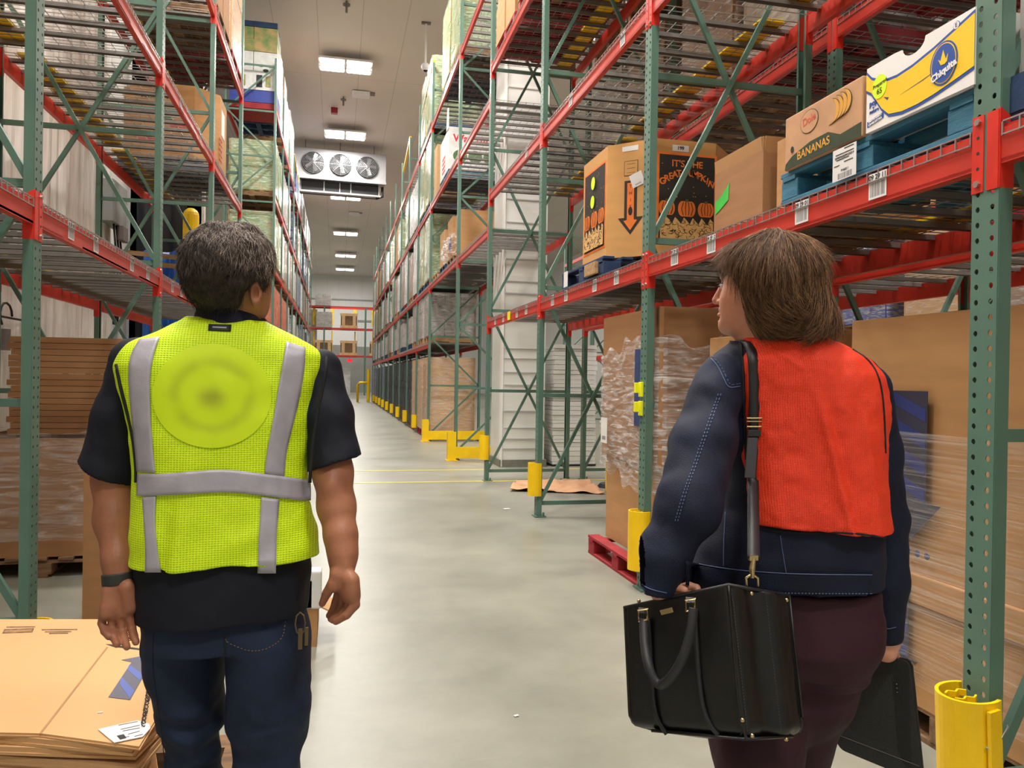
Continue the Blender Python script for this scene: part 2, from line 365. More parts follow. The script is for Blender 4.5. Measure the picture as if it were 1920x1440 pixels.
fitting('sprinkler_head', 'sprinkler', 'small sprinkler head on the ceiling above the nearest lamp', 650, 2, sprinkler)
fitting('alarm_beacon', 'alarm', 'small red square alarm on the ceiling left of the sprinkler head', 627, 203, beacon)
fitting('security_camera', 'camera', 'white dome camera on a long stem hung near the right rack top', 799, 42, camdome)

# ---------------------------------------------------------------- pallet racks
PW, PD = .105, .046                       # post width along the aisle, depth
def post_mesh(h, holes=True):
    """channel section: face with two columns of punched holes, returned sides; local: face towards -x at x=0"""
    mb = MB(); p = .0505; hw = PW/2; r = .0085
    cols = (-.029, .029)
    n = int(h/p)
    if holes:
        for k in range(n):
            z0, z1 = k*p, (k+1)*p; zc = (z0+z1)/2
            for ci, c in enumerate(cols):
                a, b = (-hw, 0) if ci == 0 else (0, hw)
                ring = [(0, c+r*math.cos(t), zc+r*1.15*math.sin(t)) for t in [math.pi/4*(q+.5) for q in range(8)]]
                sq = [(0, b, (zc+z1)/2+.004), (0, (b+c)/2+.004, z1), (0, (a+c)/2-.004, z1), (0, a, (zc+z1)/2+.004), (0, a, (zc+z0)/2-.004), (0, (a+c)/2-.004, z0), (0, (b+c)/2+.004, z0), (0, b, (zc+z0)/2-.004)]
                fs = [(q, 8+q, 8+(q+1) % 8, (q+1) % 8) for q in range(8)]
                vs = ring+sq+[(0, b, z1), (0, a, z1), (0, a, z0), (0, b, z0)]
                fs += [(8, 16, 9), (10, 17, 11), (12, 18, 13), (14, 19, 15)]
                mb.add(vs, fs)
        H = n*p
    else:
        H = h; mb.add([(0, -hw, 0), (0, hw, 0), (0, hw, H), (0, -hw, H)], [(0, 3, 2, 1)])
    for s in (-1, 1):
        y = s*hw; yi = s*(hw-.02)
        mb.add([(0, y, 0), (PD, y, 0), (PD, y, H), (0, y, H), (PD, yi, 0), (PD, yi, H)], [(0, 1, 2, 3) if s > 0 else (3, 2, 1, 0), (1, 4, 5, 2) if s > 0 else (2, 5, 4, 1)])
    return mb
_pm = {}
def post(h, holes, parent, loc, flip):
    k = (round(h, 2), holes)
    if k not in _pm:
        me = post_mesh(h, holes).mesh('post', GREEN); _pm[k] = me
    o = link('post', _pm[k], parent, loc); 
    if flip: o.rotation_euler = (0, 0, math.pi)
    md = o.modifiers.new('solid', 'SOLIDIFY'); md.thickness = .003; md.offset = 0 if False else -1
    return o
def frame(rack, y, s, depth, h, pat, near, name='upright_frame'):
    """s=+1: rack stands on the right of the aisle (depth runs +x)."""
    f = link(name, None, rack, (0, y, 0))
    x1 = s*depth
    if near:
        post(h, True, f, (0, 0, 0), s < 0); post(h, near > 1, f, (x1, 0, 0), s > 0)
    else:
        obj('post', MB().box((s*PD/2, 0, h/2), (PD, PW, h)), GREEN, f); obj('post', MB().box((x1-s*PD/2, 0, h/2), (PD, PW, h)), GREEN, f)
    zs = []; z = .14
    while z < h-.1: zs.append(z); z += 1.12
    a, b = s*PD, x1-s*PD
    def br(p, q, w=.036, yy=0):
        d = Vector(q)-Vector(p); br_m = MB().bar(p, q, .028, w)
        return br_m
    brs = []
    for i, z in enumerate(zs): brs.append(((a, 0, z), (b, 0, z), .042))
    if pat == 'X':
        for i in range(0, len(zs), 2):
            z0 = zs[i]; z2 = min(z0+2.24, h-.05)
            brs.append(((a, -.016, z0+.03), (b, -.016, z2-.03), .034)); brs.append(((b, .016, z0+.03), (a, .016, z2-.03), .034))
    else:
        for i in range(len(zs)-1):
            p, q = ((a, 0, zs[i]+.02), (b, 0, zs[i+1]-.02)) if i % 2 == 0 else ((b, 0, zs[i]+.02), (a, 0, zs[i+1]-.02)); brs.append((p, q, .036))
    if near:
        for p, q, w in brs: obj('brace', br(p, q, w), GREEN, f)
        for xx in (s*.035, x1-s*.035):
            obj('foot_plate', MB().box((xx, 0, .006), (.12, .15, .012)).cyl((xx+.03, -.06, .012), (xx+.03, -.06, .05), .012, 8), GREEN, f)
    else:
        mb = MB()
        for p, q, w in brs: mb.bar(p, q, .028, w)
        obj('brace', mb, GREEN, f)
    return f
BH = .125
def beam_m(L):
    # stepped beam section, local: runs along +y from 0..L, face at x=0, top at z=0
    mb = MB(); mb.box((.02, L/2, -BH/2-.006), (.04, L, BH-.012)); mb.box((.026, L/2, -.006), (.028, L, .012)); mb.box((.002, L/2, -BH+.01), (.004, L, .012)); return mb
def conn_m(s):
    # beam end connector at local y=0 reaching inward (+y); plate on the post face, flange on the post side
    mb = MB(); mb.box((-.004, -.024, -.075), (.005, .044, .25)); 
    mb.add([(-.004, .003, .055), (.05, .003, .02), (.05, .003, -.2), (-.004, .003, -.2), (-.004, -.002, .055), (.05, -.002, .02), (.05, -.002, -.2), (-.004, -.002, -.2)], [(0, 1, 2, 3), (7, 6, 5, 4), (0, 4, 5, 1), (1, 5, 6, 2), (2, 6, 7, 3), (3, 7, 4, 0)])
    return mb
_cm = {}
def beam(rack, x, ya, yb, z, face, near, label=None, rear=False):
    """face=-1: face looks towards -x"""
    L = yb-ya-PW
    k = ('b', round(L, 3))
    if k not in _cm: _cm[k] = beam_m(L).mesh('beam', RED)
    o = link('beam', _cm[k], rack, (x, ya+PW/2, z))
    if face > 0: o.rotation_euler = (0, 0, math.pi); o.location.y = yb-PW/2
    if near:
        if 'c0' not in _cm:
            _cm['c0'] = conn_m(0).mesh('end_connector', RED2)
            m1 = _cm['c0'].copy(); 
            for v in m1.vertices: v.co.y = -v.co.y
            m1.flip_normals(); _cm['c1'] = m1
            mb = MB()
            for k2 in range(5): mb.cyl((-.0072, -.024, .03-k2*.0505), (-.0055, -.024, .03-k2*.0505), .006, 8)
            _cm['h'] = mb.mesh('slot', BLACK)
            mb = MB()
            for zz in (.03, -.172): mb.cyl((-.015, -.024, zz), (-.005, -.024, zz), .0115, 6)
            _cm['bt'] = mb.mesh('bolt', BOLT)
        for key, yy in (('c0', 0), ('c1', L)):
            c = link('end_connector', _cm[key], o, (0, yy, 0))
            if near > 1:
                for nm, kk in (('slot', 'h'), ('bolt', 'bt')):
                    q = link(nm, _cm[kk], o, (0, yy+(0 if key == 'c0' else .048), 0))
    return o
def beam_label(bm, y, code, face_first, yflip=False):
    M = faceM((-.0015, y, -.055), (0, -1, 0), (0, 0, 1))
    lb = decal(rect(-.05, -.05, .05, .05), LABEL, bm, M, 'location_label')
    I = Matrix.Identity(4)
    for q in (text(code, .028, BLACK, lb, Matrix.Translation((0, .034, .0015)), 'lettering', .0005),): pass
    barcode(.082, .055, BLACK, lb, I, 'barcode', 0, -.014)
    return lb
# wire decks
def wires(w, d, s, fine=True):
    """deck of width w along y, depth d along x from 0 (front) to d*s"""
    mb = MB(); r = .0024
    nx = int(w/.0635)
    def wire(pts):
        for a, b in zip(pts[:-1], pts[1:]): mb.bar(a, b, r*2)
    for i in range(nx+1):
        y = -w/2+w*i/nx
        wire([(-s*.003, y, -.04), (-s*.003, y, .004), (s*d, y, .004)])
    ny = int(d/.105)
    for i in range(ny+1): x = s*d*i/ny; wire([(x, -w/2, .008), (x, w/2, .008)])
    wire([(-s*.006, -w/2, -.036), (-s*.006, w/2, -.036)])
    return mb
_dm = {}
def deck(x, yc, z, w, d, s, label, group, near):
    k = (round(w, 2), round(d, 2), s, near)
    if k not in _dm:
        o = obj('wire_deck', wires(w, d, s) if near else wires(w, d, s), GALV)
        ch = MB().box((s*d/2, 0, 0), (d-.07, .05, .005)); ch.box((s*d/2, -.023, -.012), (d-.07, .004, .024)); ch.box((s*d/2, .023, -.012), (d-.07, .004, .024))
        cme = ch.mesh('support_channel', CHAN)
        for i in range(5): link('support_channel', cme, o, (0, -w/2+w*(i+.5)/5, -.002))
        _dm[k] = o; o.location = (x, yc, z); tag(o, label, 'wire deck', group); return o
    return clone(_dm[k], None, (x, yc, z), None, label, group)
def rack(name, label, x, s, ys, levels, depth, h, pat, nearf, decks, sidename, beams_skip=(), rear_stop=True, group=None, decklv=None, decknear=4, codes=False):
    r = thing('pallet_rack', label, 'pallet rack', (x, 0, 0))
    for i, y in enumerate(ys): frame(r, y, s, depth, h, pat, nearf(i))
    for i in range(len(ys)-1):
        for li, z in enumerate(levels):
            if (i, li) in beams_skip: continue
            near = nearf(i) or nearf(i+1)
            fb = beam(r, 0, ys[i], ys[i+1], z, -s, near)
            rb = beam(r, s*depth, ys[i], ys[i+1], z, s, 1 if near else 0)
            if codes and (i, li) in codes:
                for (yy, cd_) in codes[(i, li)]:
                    beam_label(fb, (yy if s > 0 else None) if s > 0 else yy, cd_, s)
            if rear_stop and near:
                obj('pallet_stop', MB().box((s*(depth-.22), (ys[i]+ys[i+1])/2, z+.022), (.19, ys[i+1]-ys[i]-.2, .02)), YEL, r)
            if decks and (decklv is None or (i, li) in decklv):
                L = ys[i+1]-ys[i]-PW; nd = 2 if L < 3.2 else 3
                for k in range(nd):
                    yc = ys[i]+PW/2+L*(k+.5)/nd
                    side = ('nearer', 'farther')[k] if nd == 2 else ('nearest', 'middle', 'farthest')[k]
                    deck(x, yc, z, L/nd-.02, depth-.01, s, 'wire mesh deck, %s of its bay: %s level, %s bay of the %s' % (side, ORD[li], ORD[i], sidename), 'wire decks of the '+sidename, near)
    return r
DEP = 1.21
Y1 = [-.73, 2.09, 4.91, 7.73, 10.55]
LV = [2.25, 4.02, 5.79, 7.56]
XR = 2.04; XL = -1.505
codes = {(1, 0): [(.46, '09 29 11'), (.96, '09 29 01'), (1.82, '09 29 12'), (2.3, '09 29 02')], (2, 0): [(.5, '09 28 11'), (1.0, '09 28 01'), (1.8, '09 28 12'), (2.25, '09 28 02')], (3, 0): [(.5, '09 27 11'), (.95, '09 27 01'), (1.7, '09 27 12'), (2.2, '09 27 02')], (2, 1): [(.45, '09 28 21'), (1.75, '09 28 31')], (1, 1): [(.5, '09 29 21')], (3, 1): [(.6, '09 27 21')]}
rack('r', 'near green and red pallet rack on the right of the aisle, front row', XR, 1, Y1, LV, DEP, 8.2, 'X', lambda i: 2 if i in (1, 2) else 1, True, 'right front rack', codes=codes)
rack('r', 'pallet rack standing back to back behind the near right rack', XR+DEP+.2, 1, Y1, LV, DEP, 8.2, 'X', lambda i: 1, True, 'right rear rack', rear_stop=False)
Y2 = [13.37, 17.49]+[17.49+2.82*k for k in range(1, 11)]
LV2 = [2.24, 3.55, 5.36, 7.2]
sk2 = {(0, 0)}
rack('r', 'long pallet rack on the right of the aisle beyond the cross passage', 2.03, 1, Y2, LV2, DEP, 8.6, 'Z', lambda i: 1 if i < 2 else 0, True, 'far right rack', beams_skip=sk2, rear_stop=False, decklv={(i, l) for i in range(4) for l in range(4)})
# beams across the cross passage between the two right racks
r = thing('crossing_beams', 'red beams with decks bridging the cross passage between the right racks', 'rack beams', (2.04, 0, 0))
for z in LV2[1:]:
    beam(r, 0, 10.55, 13.37, z, -1, 1); beam(r, DEP, 10.55, 13.37, z, 1, 1)
    obj('deck_panel', wires(2.6, DEP-.01, 1), GALV, r, (0, 11.96, z))
    for k in range(10): obj('support_channel', MB().box((DEP/2, 10.75+k*.27, z-.02), (DEP-.07, .05, .036)), CHAN, r)
# left racks
Y3 = [-1.25, 1.57, 4.39, 7.21, 10.03, 12.85]
LVL = [2.29, 4.1, 5.9, 7.68]
codesL = {(2, 0): [(.41, '10 30 12'), (.91, '10 30 02'), (1.79, '10 30 11'), (2.26, '10 30 01')], (3, 0): [(1.84, '10 31 12'), (2.27, '10 31 02')], (2, 1): [(1.6, '10 30 21')], (3, 1): [(.9, '10 31 21'), (2.0, '10 31 22')]}
rack('r', 'near green and red pallet rack on the left of the aisle', XL, -1, Y3, LVL, 1.3, 8.2, 'X', lambda i: 2 if i == 2 else 1, True, 'left rack', codes=codesL)
Y4 = [20.0+2.82*k for k in range(11)]
LV4 = [2.3, 4.13, 5.9, 8.1]
rack('r', 'long pallet rack on the left of the aisle, starting beyond the open dock', -1.55, -1, Y4, LV4, DEP, 9.3, 'Z', lambda i: 1 if i < 1 else 0, False, 'far left rack', rear_stop=False)
# end rack facing the aisle
def end_rack():
    r = thing('pallet_rack', 'pallet rack across the far end of the aisle under the end wall', 'pallet rack', (-4.2, 62, 0), -math.pi/2)
    ys = [0, 3.2, 6.4, 9.6]
    for y in ys: frame(r, y, -1, 1.2, 7, 'Z', 0)
    for i in range(3):
        for z in (3.15, 5.3, 7.0):
            beam(r, 0, ys[i], ys[i+1], z, 1, 0); beam(r, -1.2, ys[i], ys[i+1], z, -1, 0)
    for i in range(3):
        for q in (.6, 2.4):
            obj('pallet_stop', MB().box((-1.0, ys[i]+q, 6.2), (.08, .22, 1.3)), YEL, r)
            obj('pallet_stop', MB().box((-1.0, ys[i]+q, 4.3), (.05, .1, 1.6)), YEL, r)
    return r
end_rack()
# rack across the next aisle
Y5 = [2.2+3.2*k for k in range(0, 9)]
rack('r', 'pallet rack across the next aisle, glimpsed through the right racks', 8.3, 1, Y5, [2.25, 4.02, 5.79], DEP, 7, 'Z', lambda i: 0, False, 'rack across the next aisle', rear_stop=False)

# ---------------------------------------------------------------- yellow post guards
def ring_guard(x, y, z0, h, label, r=.085, s=-1, cut=False):
    """half-round plastic post guard wrapped round the aisle side of a post"""
    t = thing('post_guard', label, 'post guard', (x, y, z0), 0, 'yellow guards on the rack posts')
    mb = MB(); n = 20; th = .012
    for k, rr in enumerate((r, r-th)):
        for i in range(n+1):
            a = math.radians(-120+240*i/n); cx = -math.cos(a)*rr*(1 if s < 0 else -1); mb.v += [(cx, math.sin(a)*rr*.95, 0), (cx, math.sin(a)*rr*.95, h)]
    m_ = 2*(n+1)
    for i in range(n):
        a, b = 2*i, 2*i+2
        mb.f += [(a, b, b+1, a+1), (m_+a+1, m_+b+1, m_+b, m_+a), (a+1, b+1, m_+b+1, m_+a+1), (b, a, m_+a, m_+b)]
    mb.f += [(0, 1, m_+1, m_), (2*n+1, 2*n, m_+2*n, m_+2*n+1)]
    obj('shell', mb, YEL, t, smooth=False)
    mb = MB()
    for sg in (-1, 1):
        pts = [(-r*.7+.02*q if s < 0 else r*.7-.02*q, sg*(.02+.014*((q % 2))), h-.012) for q in range(5)]
        for a, b in zip(pts[:-1], pts[1:]): mb.bar(a, b, .006, .02)
    obj('inner_rib', mb, YEL, t); return t
ring_guard(2.035, 10.55, .3, .34, 'yellow post guard on the farthest post of the near right rack')
ring_guard(2.035, 7.73, .22, .34, 'yellow post guard on the right rack post beside the kraft paper sheet')
ring_guard(2.035, 4.91, .14, .4, 'yellow post guard on the right rack post hidden partly by the denim sleeve')
gg = ring_guard(2.03, 2.09, -.0, .43, 'bright yellow post guard at lower right corner, tied on with wire', .098)
gg.rotation_euler = (0, math.radians(-3), 0)
obj('tie_wire', MB().tube([(-.03, -.1, .3), (.0, -.085, .27), (.03, -.085, .3), (.07, -.08, .34), (.09, -.06, .335)], .0035, 6), GALV, gg, smooth=True)
obj('torn_edge', MB().box((-.0, -.1, .3), (.05, .012, .22), .2), YEL, gg)
ring_guard(XL-.0, 4.4, .0, .13, 'yellow post guard ring at the foot of the left rack post behind the flattened cartons', .09, s=1)
for k in range(1, 11):
    y = Y2[k]
    ring_guard(2.02, y, .12 if k > 1 else .1, .34, 'small yellow post guard on the %s post of the far right rack' % ORD[k], .085)
# end-of-row guards: L brackets with rails
def row_guard(x, y, label):
    t = thing('end_of_row_guard', label, 'rack guard', (x, y, 0))
    obj('corner_post', MB().box((0, 0, .25), (.14, .012, .5)).box((-.07, .06, .25), (.012, .13, .5)), YEL, t)
    obj('rail', MB().box((.75, 0, .14), (1.4, .02, .2)), YEL, t); obj('foot', MB().box((0, .05, .006), (.2, .2, .012)), YEL, t); return t
row_guard(1.97, 13.22, 'yellow steel guard with floor rail at the near end of the crossing')
row_guard(1.97, 17.3, 'yellow steel guard with long floor rail before the octagonal carton')
# yellow bars on rack tops, seen against the ceiling
for (x, y, z, lab) in ((2.06, 17.49, 8.62, 'yellow bar sloping above the far right rack, nearest of three'), (2.06, 23.13, 8.62, 'yellow bar sloping above the far right rack, second of three'), (-1.58, 28.46, 9.32, 'yellow bar sloping above the far left rack')):
    o = obj('sloping_bar', MB().bar((x, y, z), (x+(.02 if x > 0 else 0), y+2.6, z-.35), .06), YEL); tag(o, lab, 'guard bar')
# ---------------------------------------------------------------- goods
def carton_m(w, d, h, flaps=True):
    mb = MB().box((0, 0, h/2), (d, w, h))
    return mb
def pallet(loc, w, d, kind, mt, label, rz=0, near=True, group=None, h=.14):
    """w along the aisle (y), d along x. block pallet"""
    t = thing('pallet', label, 'pallet', loc, rz, group)
    n = 7
    if near:
        for i in range(n):
            x = -d/2+.05+(d-.1)*i/(n-1); obj('deck_board', MB().box((x, 0, h-.011), (.095, w, .022)), mt, t, bev=.003)
        for yy in (-w/2+.07, 0, w/2-.07):
            obj('stringer_board', MB().box((0, yy, h-.033), (d, .1, .02)), mt, t)
            for xx in (-d/2+.08, 0, d/2-.08): obj('block', MB().box((xx, yy, h/2-.01), (.15, .13, h-.063)), mt, t, bev=.004)
        for xx in (-d/2+.06, 0, d/2-.06): obj('bottom_board', MB().box((xx, 0, .011), (.11, w, .022)), mt, t, bev=.003)
    else:
        mb = MB()
        for i in range(n): mb.box((-d/2+.05+(d-.1)*i/(n-1), 0, h-.011), (.095, w, .022))
        for yy in (-w/2+.07, 0, w/2-.07): mb.box((0, yy, h/2), (d, .1, h-.046))
        for xx in (-d/2+.06, 0, d/2-.06): mb.box((xx, 0, .011), (.11, w, .022))
        obj('boards', mb, mt, t)
    return t
def octo(w, d, c): return [(-d/2+c, -w/2), (d/2-c, -w/2), (d/2, -w/2+c), (d/2, w/2-c), (d/2-c, w/2), (-d/2+c, w/2), (-d/2, w/2-c), (-d/2, -w/2+c)]
def bin_m(w, d, h, c=.0, th=.012, wob=.0):
    """open-topped bulk carton"""
    P = octo(w, d, c) if c else [(-d/2, -w/2), (d/2, -w/2), (d/2, w/2), (-d/2, w/2)]
    n = len(P); rnd = random.Random(5); k = (w-2*th)/w; mb = MB()
    top = [h+wob*(rnd.random()-.5) for _ in P]
    vs = [(x, y, 0) for x, y in P]+[(x, y, top[i]) for i, (x, y) in enumerate(P)]+[(x*k, y*k, top[i]) for i, (x, y) in enumerate(P)]+[(x*k, y*k, .02) for x, y in P]
    fs = []
    for a in range(3): fs += [(a*n+i, a*n+(i+1) % n, (a+1)*n+(i+1) % n, (a+1)*n+i) for i in range(n)]
    fs += [tuple(range(n))[::-1], tuple(range(3*n, 4*n))]
    return mb.add(vs, fs)
def film_m(w, d, z0, z1, c=.05, amp=.012, seed=1, nz=26, step=.03, off=.008, fray=0.0):
    """crumpled film skirt round a load"""
    P = octo(w+2*off, d+2*off, c); pts = []
    for i in range(8):
        a, b = Vector(P[i]+(0,)), Vector(P[(i+1) % 8]+(0,)); n = max(1, int((b-a).length/step))
        for k in range(n): pts.append(a+(b-a)*k/n)
    N = len(pts); A = np.array([(p.x, p.y, z0+(z1-z0)*k/nz) for k in range(nz+1) for p in pts])
    nrm = np.array([(p.x/max(abs(p.x), abs(p.y)*d/w+1e-6) if abs(p.x)/d > abs(p.y)/w else 0, p.y/max(abs(p.y), 1e-6) if abs(p.y)/w >= abs(p.x)/d else 0, 0) for k in range(nz+1) for p in pts])
    nz_ = vnoise(A*np.array([1, 1, 2.6]), 7, seed)+.5*vnoise(A*np.array([1, 1, 3]), 17, seed+1)
    A += nrm*(np.abs(nz_)*amp)[:, None]
    if fray:
        e = vnoise(A*np.array([1, 1, 0]), 9, seed+3)*fray; k = (A[:, 2]-z0)/(z1-z0); A[:, 2] += e*(k-.5)*2
    mb = MB(); mb.add(A.tolist(), [(k*N+i, k*N+(i+1) % N, (k+1)*N+(i+1) % N, (k+1)*N+i) for k in range(nz) for i in range(N)]); return mb
def cases_m(w, d, h, nw, nd, nh, gap=.006, jit=.008, seed=0):
    r = random.Random(seed); mb = MB(); cw, cd_, ch = w/nw, d/nd, h/nh
    for k in range(nh):
        for i in range(nw):
            for j in range(nd):
                if 0 < i < nw-1 and 0 < j < nd-1 and k < nh-1: continue
                mb.box((-d/2+cd_*(j+.5)+r.uniform(-jit, jit), -w/2+cw*(i+.5)+r.uniform(-jit, jit), ch*(k+.5)), (cd_-gap, cw-gap, ch-gap*.6))
    return mb
def load(loc, w, d, h, mt, label, nw=3, nd=3, nh=5, film=None, group=None, seed=0, cat='pallet load', rz=0, tops=None, crumple=.012):
    t = thing('wrapped_load', label, cat, loc, rz, group)
    obj('case_stack', cases_m(w, d, h, nw, nd, nh, seed=seed), mt, t)
    if film: obj('stretch_film', film_m(w, d, .02, h+.01, .04, crumple, seed, nz=max(10, int(h/.08)), step=.06), film, t, smooth=False)
    return t
def gaylord(loc, w, d, h, mt, label, c=.0, film=None, rz=0, seed=0, cat='bulk carton', fz=(.1, .8), group=None):
    t = thing('bulk_carton', label, cat, loc, rz, group)
    obj('walls', bin_m(w, d, h, c, wob=.01), mt, t)
    if film: obj('stretch_film', film_m(w, d, fz[0], fz[1], max(c, .03), .014, seed, step=.05, fray=.05), film, t)
    return t
Z1 = LV[0]+.012
# ---- near right rack, first level ------------------------------------------------
pallet((2.04+.52, 2.72, Z1), 1.16, 1.02, 'b', BLUEW, 'blue wooden pallet on the near right beam, under the banana cartons', h=.15)
YB = 2.72
# white banana carton with the yellow printed band
def banana_box():
    t = thing('banana_carton', 'white and yellow banana carton with oval blue emblem on the blue pallet', 'carton', (2.03, 2.665, Z1+.15))
    W_, D_, H_ = .53, .42, .255; YL = mat('banana print yellow', (250, 205, 20), .5, 0, .02); BL = mat('banana print blue', (30, 74, 160), .5, 0, .02)
    # front panel outline with hand-hole notch on the top edge; local panel coordinates: u to the right (towards -y), v up
    top = [(W_, H_), (.31, H_)]+[(.25+.058*math.cos(a), H_-.004-.038*math.sin(a)) for a in [math.pi*q/10 for q in range(0, 11)]]+[(.15, H_), (0, H_)]
    outline = [(0, 0), (W_, 0)]+top
    mb = MB(); n = len(outline)
    # triangulate as a strip of columns
    bm = bmesh.new(); vs = [bm.verts.new((x, y, 0)) for x, y in outline]; bm.faces.new(vs); g = bmesh.ops.extrude_face_region(bm, geom=bm.faces[:])
    for v in g['geom']:
        if isinstance(v, bmesh.types.BMVert): v.co.z -= .005
    bmesh.ops.recalc_face_normals(bm, faces=bm.faces[:]); me = bpy.data.meshes.new('front_panel'); bm.to_mesh(me); bm.free(); me.materials.append(WHITE)
    M = faceM((0, 0, 0), (0, -1, 0), (0, 0, 1))
    f = link('front_panel', me, t); f.matrix_local = M
    b = MB(); b.box((D_/2, -.004, H_/2), (D_-.01, .006, H_)).box((D_/2, -W_+.004, H_/2), (D_-.01, .006, H_)).box((D_-.003, -W_/2, H_/2), (.006, W_, H_)).box((D_/2, -W_/2, .004), (D_-.01, W_-.01, .006))
    b.box((.09, -W_/2-.2, H_-.004), (.16, .12, .004)).box((.3, -W_/2, H_-.004), (.2, W_-.02, .004)); obj('body', b, WHITE, t)
    # banana band
    up_ = [(0.0, .232), (.03, .2), (.10, .165), (.17, .158), (.25, .165), (.35, .185), (.44, .21), (W_, .235)]
    lo_ = [(W_, .06), (.45, .045), (.36, .03), (.28, .022), (.2, .022), (.13, .035), (.09, .07), (.06, .11), (.03, .15), (0, .17)]
    def off(p, d_): return [(x, y+d_) for x, y in p]
    decal(off(up_, .011)+off(lo_, -.011), BL, t, M@Matrix.Translation((0, 0, .0004)), 'blue_band')
    decal(up_+lo_, YL, t, M@Matrix.Translation((0, 0, .0012)), 'yellow_band')
    decal([(.10, .11), (.13, .098), (.122, .09)], NAVYP, t, M@Matrix.Translation((0, 0, .0016)), 'stem_mark')
    decal([(.19, .086), (.3, .1), (.42, .118), (.3, .0965)], NAVYP, t, M@Matrix.Translation((0, 0, .0016)), 'crease_line')
    I = M@Matrix.Translation((.40, .12, .0024))
    lg = decal(ell(0, 0, .062, .075), BL, t, I, 'oval_emblem')
    decal(ell(0, 0, .056, .069), YL, lg, Matrix.Translation((0, 0, .0008)), 'emblem_ring'); decal(ell(0, 0, .0525, .0655), BL, lg, Matrix.Translation((0, 0, .0016)), 'emblem_field')
    decal([(-.012, .01), (0, .045), (.012, .01), (.022, .026), (.018, .0), (.006, -.006), (-.01, -.004), (-.022, .02)], YL, lg, Matrix.Translation((0, 0, .0026)), 'emblem_figure')
    text('Chiquita', .034, WHITE, lg, Matrix.Translation((.002, -.028, .0034)) @ Matrix.Rotation(.25, 4, 'Z'), 'lettering', .0012)
    text('pop', .03, BL, t, M@Matrix.Translation((.042, .108, .001)), 'lettering', .001); text('by', .012, BL, t, M@Matrix.Translation((.042, .09, .001)), 'lettering')
    text('nature', .02, BL, t, M@Matrix.Translation((.046, .076, .001)), 'lettering', .0006)
    bn = decal([(.008, .028), (.1, .04), (.1, .062), (.008, .05)], BL, t, M@Matrix.Translation((0, -.008, .0003)), 'blue_banner')
    text('CLASS EXTRA', .0125, WHITE, t, M@Matrix.Translation((.054, .031, .0022)) @ Matrix.Rotation(.12, 4, 'Z'), 'lettering', .0004)
    text('SELECTED QUALITY', .0085, WHITE, t, M@Matrix.Translation((.054, .043, .0022)) @ Matrix.Rotation(.12, 4, 'Z'), 'lettering', .0003)
    e = decal(ell(.452, .228, .014, .014), BL, t, M@Matrix.Translation((0, 0, .0006)), 'round_mark'); decal(ell(.452, .228, .0122, .0122), WHITE, t, M@Matrix.Translation((0, 0, .0014)), 'round_mark')
    text('E', .02, BL, t, M@Matrix.Translation((.452, .228, .0028)), 'lettering')
    st = decal(ell(.078, .158, .04, .046), mat('fluorescent sticker', (225, 255, 30), .5, 0, .02), t, M@Matrix.Translation((0, 0, .0026)), 'round_sticker')
    text('Prepared', .021, BLACK, st, Matrix.Translation((.08, .168, .0016)) @ Matrix.Rotation(.12, 4, 'Z'), 'lettering'); text('65', .03, BLACK, st, Matrix.Translation((.078, .14, .0016)), 'lettering')
banana_box()
def kraft_banana_box():
    t = thing('banana_carton', 'worn brown banana carton with green print, left of the white one', 'carton', (2.035, 3.24, Z1+.15))
    W_, D_, H_ = .545, .4, .245; M = faceM((0, 0, 0), (0, -1, 0), (0, 0, 1)); KB = mat('worn kraft', (196, 150, 112), .8, 0, .1, 8)
    obj('body', MB().box((D_/2, -W_/2, H_/2), (D_, W_, H_)), KB, t, bev=.006)
    GP = mat('dark green print', (44, 58, 30), .7, 0, .15, 20); RP = mat('faded red print', (206, 92, 74), .7, 0, .2, 30); YP = mat('faded banana print', (222, 160, 60), .7, 0, .1)
    decal([(.004, .004), (W_-.005, .004), (W_-.005, .06), (W_*.75, .05), (W_*.6, .085), (.2, .083), (.06, .055), (.01, .03)], GP, t, M@Matrix.Translation((0, 0, .0003)), 'green_band')
    text('BANANAS', .052, YP, t, M@Matrix.Translation((.22, .045, .0016)) @ Matrix.Rotation(.03, 4, 'Z'), 'lettering', .0006)
    dl = decal(ell(.19, .175, .066, .052), GP, t, M@Matrix.Translation((0, 0, .0004)), 'shield_ring'); decal(ell(.19, .175, .063, .049), KB, t, M@Matrix.Translation((0, 0, .0012)), 'shield_field')
    text('Dole', .048, RP, t, M@Matrix.Translation((.19, .182, .0026)) @ Matrix.Rotation(.1, 4, 'Z'), 'lettering', .001)
    for k in range(4):
        an = [math.radians(-105+185*q/12) for q in range(13)]; bx = .345+.026*k; by = .165+.004*k
        pts = [(bx+.058*math.cos(a), by+.055*math.sin(a)) for a in an]+[(bx+.032*math.cos(a), by+.055*math.sin(a)) for a in an[::-1]]; decal(pts if 0 else [(x+.001, y-.001) for x, y in pts], GP, t, M@Matrix.Translation((0, 0, .0001+.0007*k)), 'banana_outline'); pts = [((x-bx)*.9+bx+.003, (y-by)*.93+by) for x, y in pts]; decal(pts, YP, t, M@Matrix.Translation((0, 0, .0004+.0007*k)), 'banana_print')
    hh = decal(ell(.062, .085, .011, .015), BLACK, t, M@Matrix.Translation((0, 0, .0018)), 'hand_hole')
kraft_banana_box()
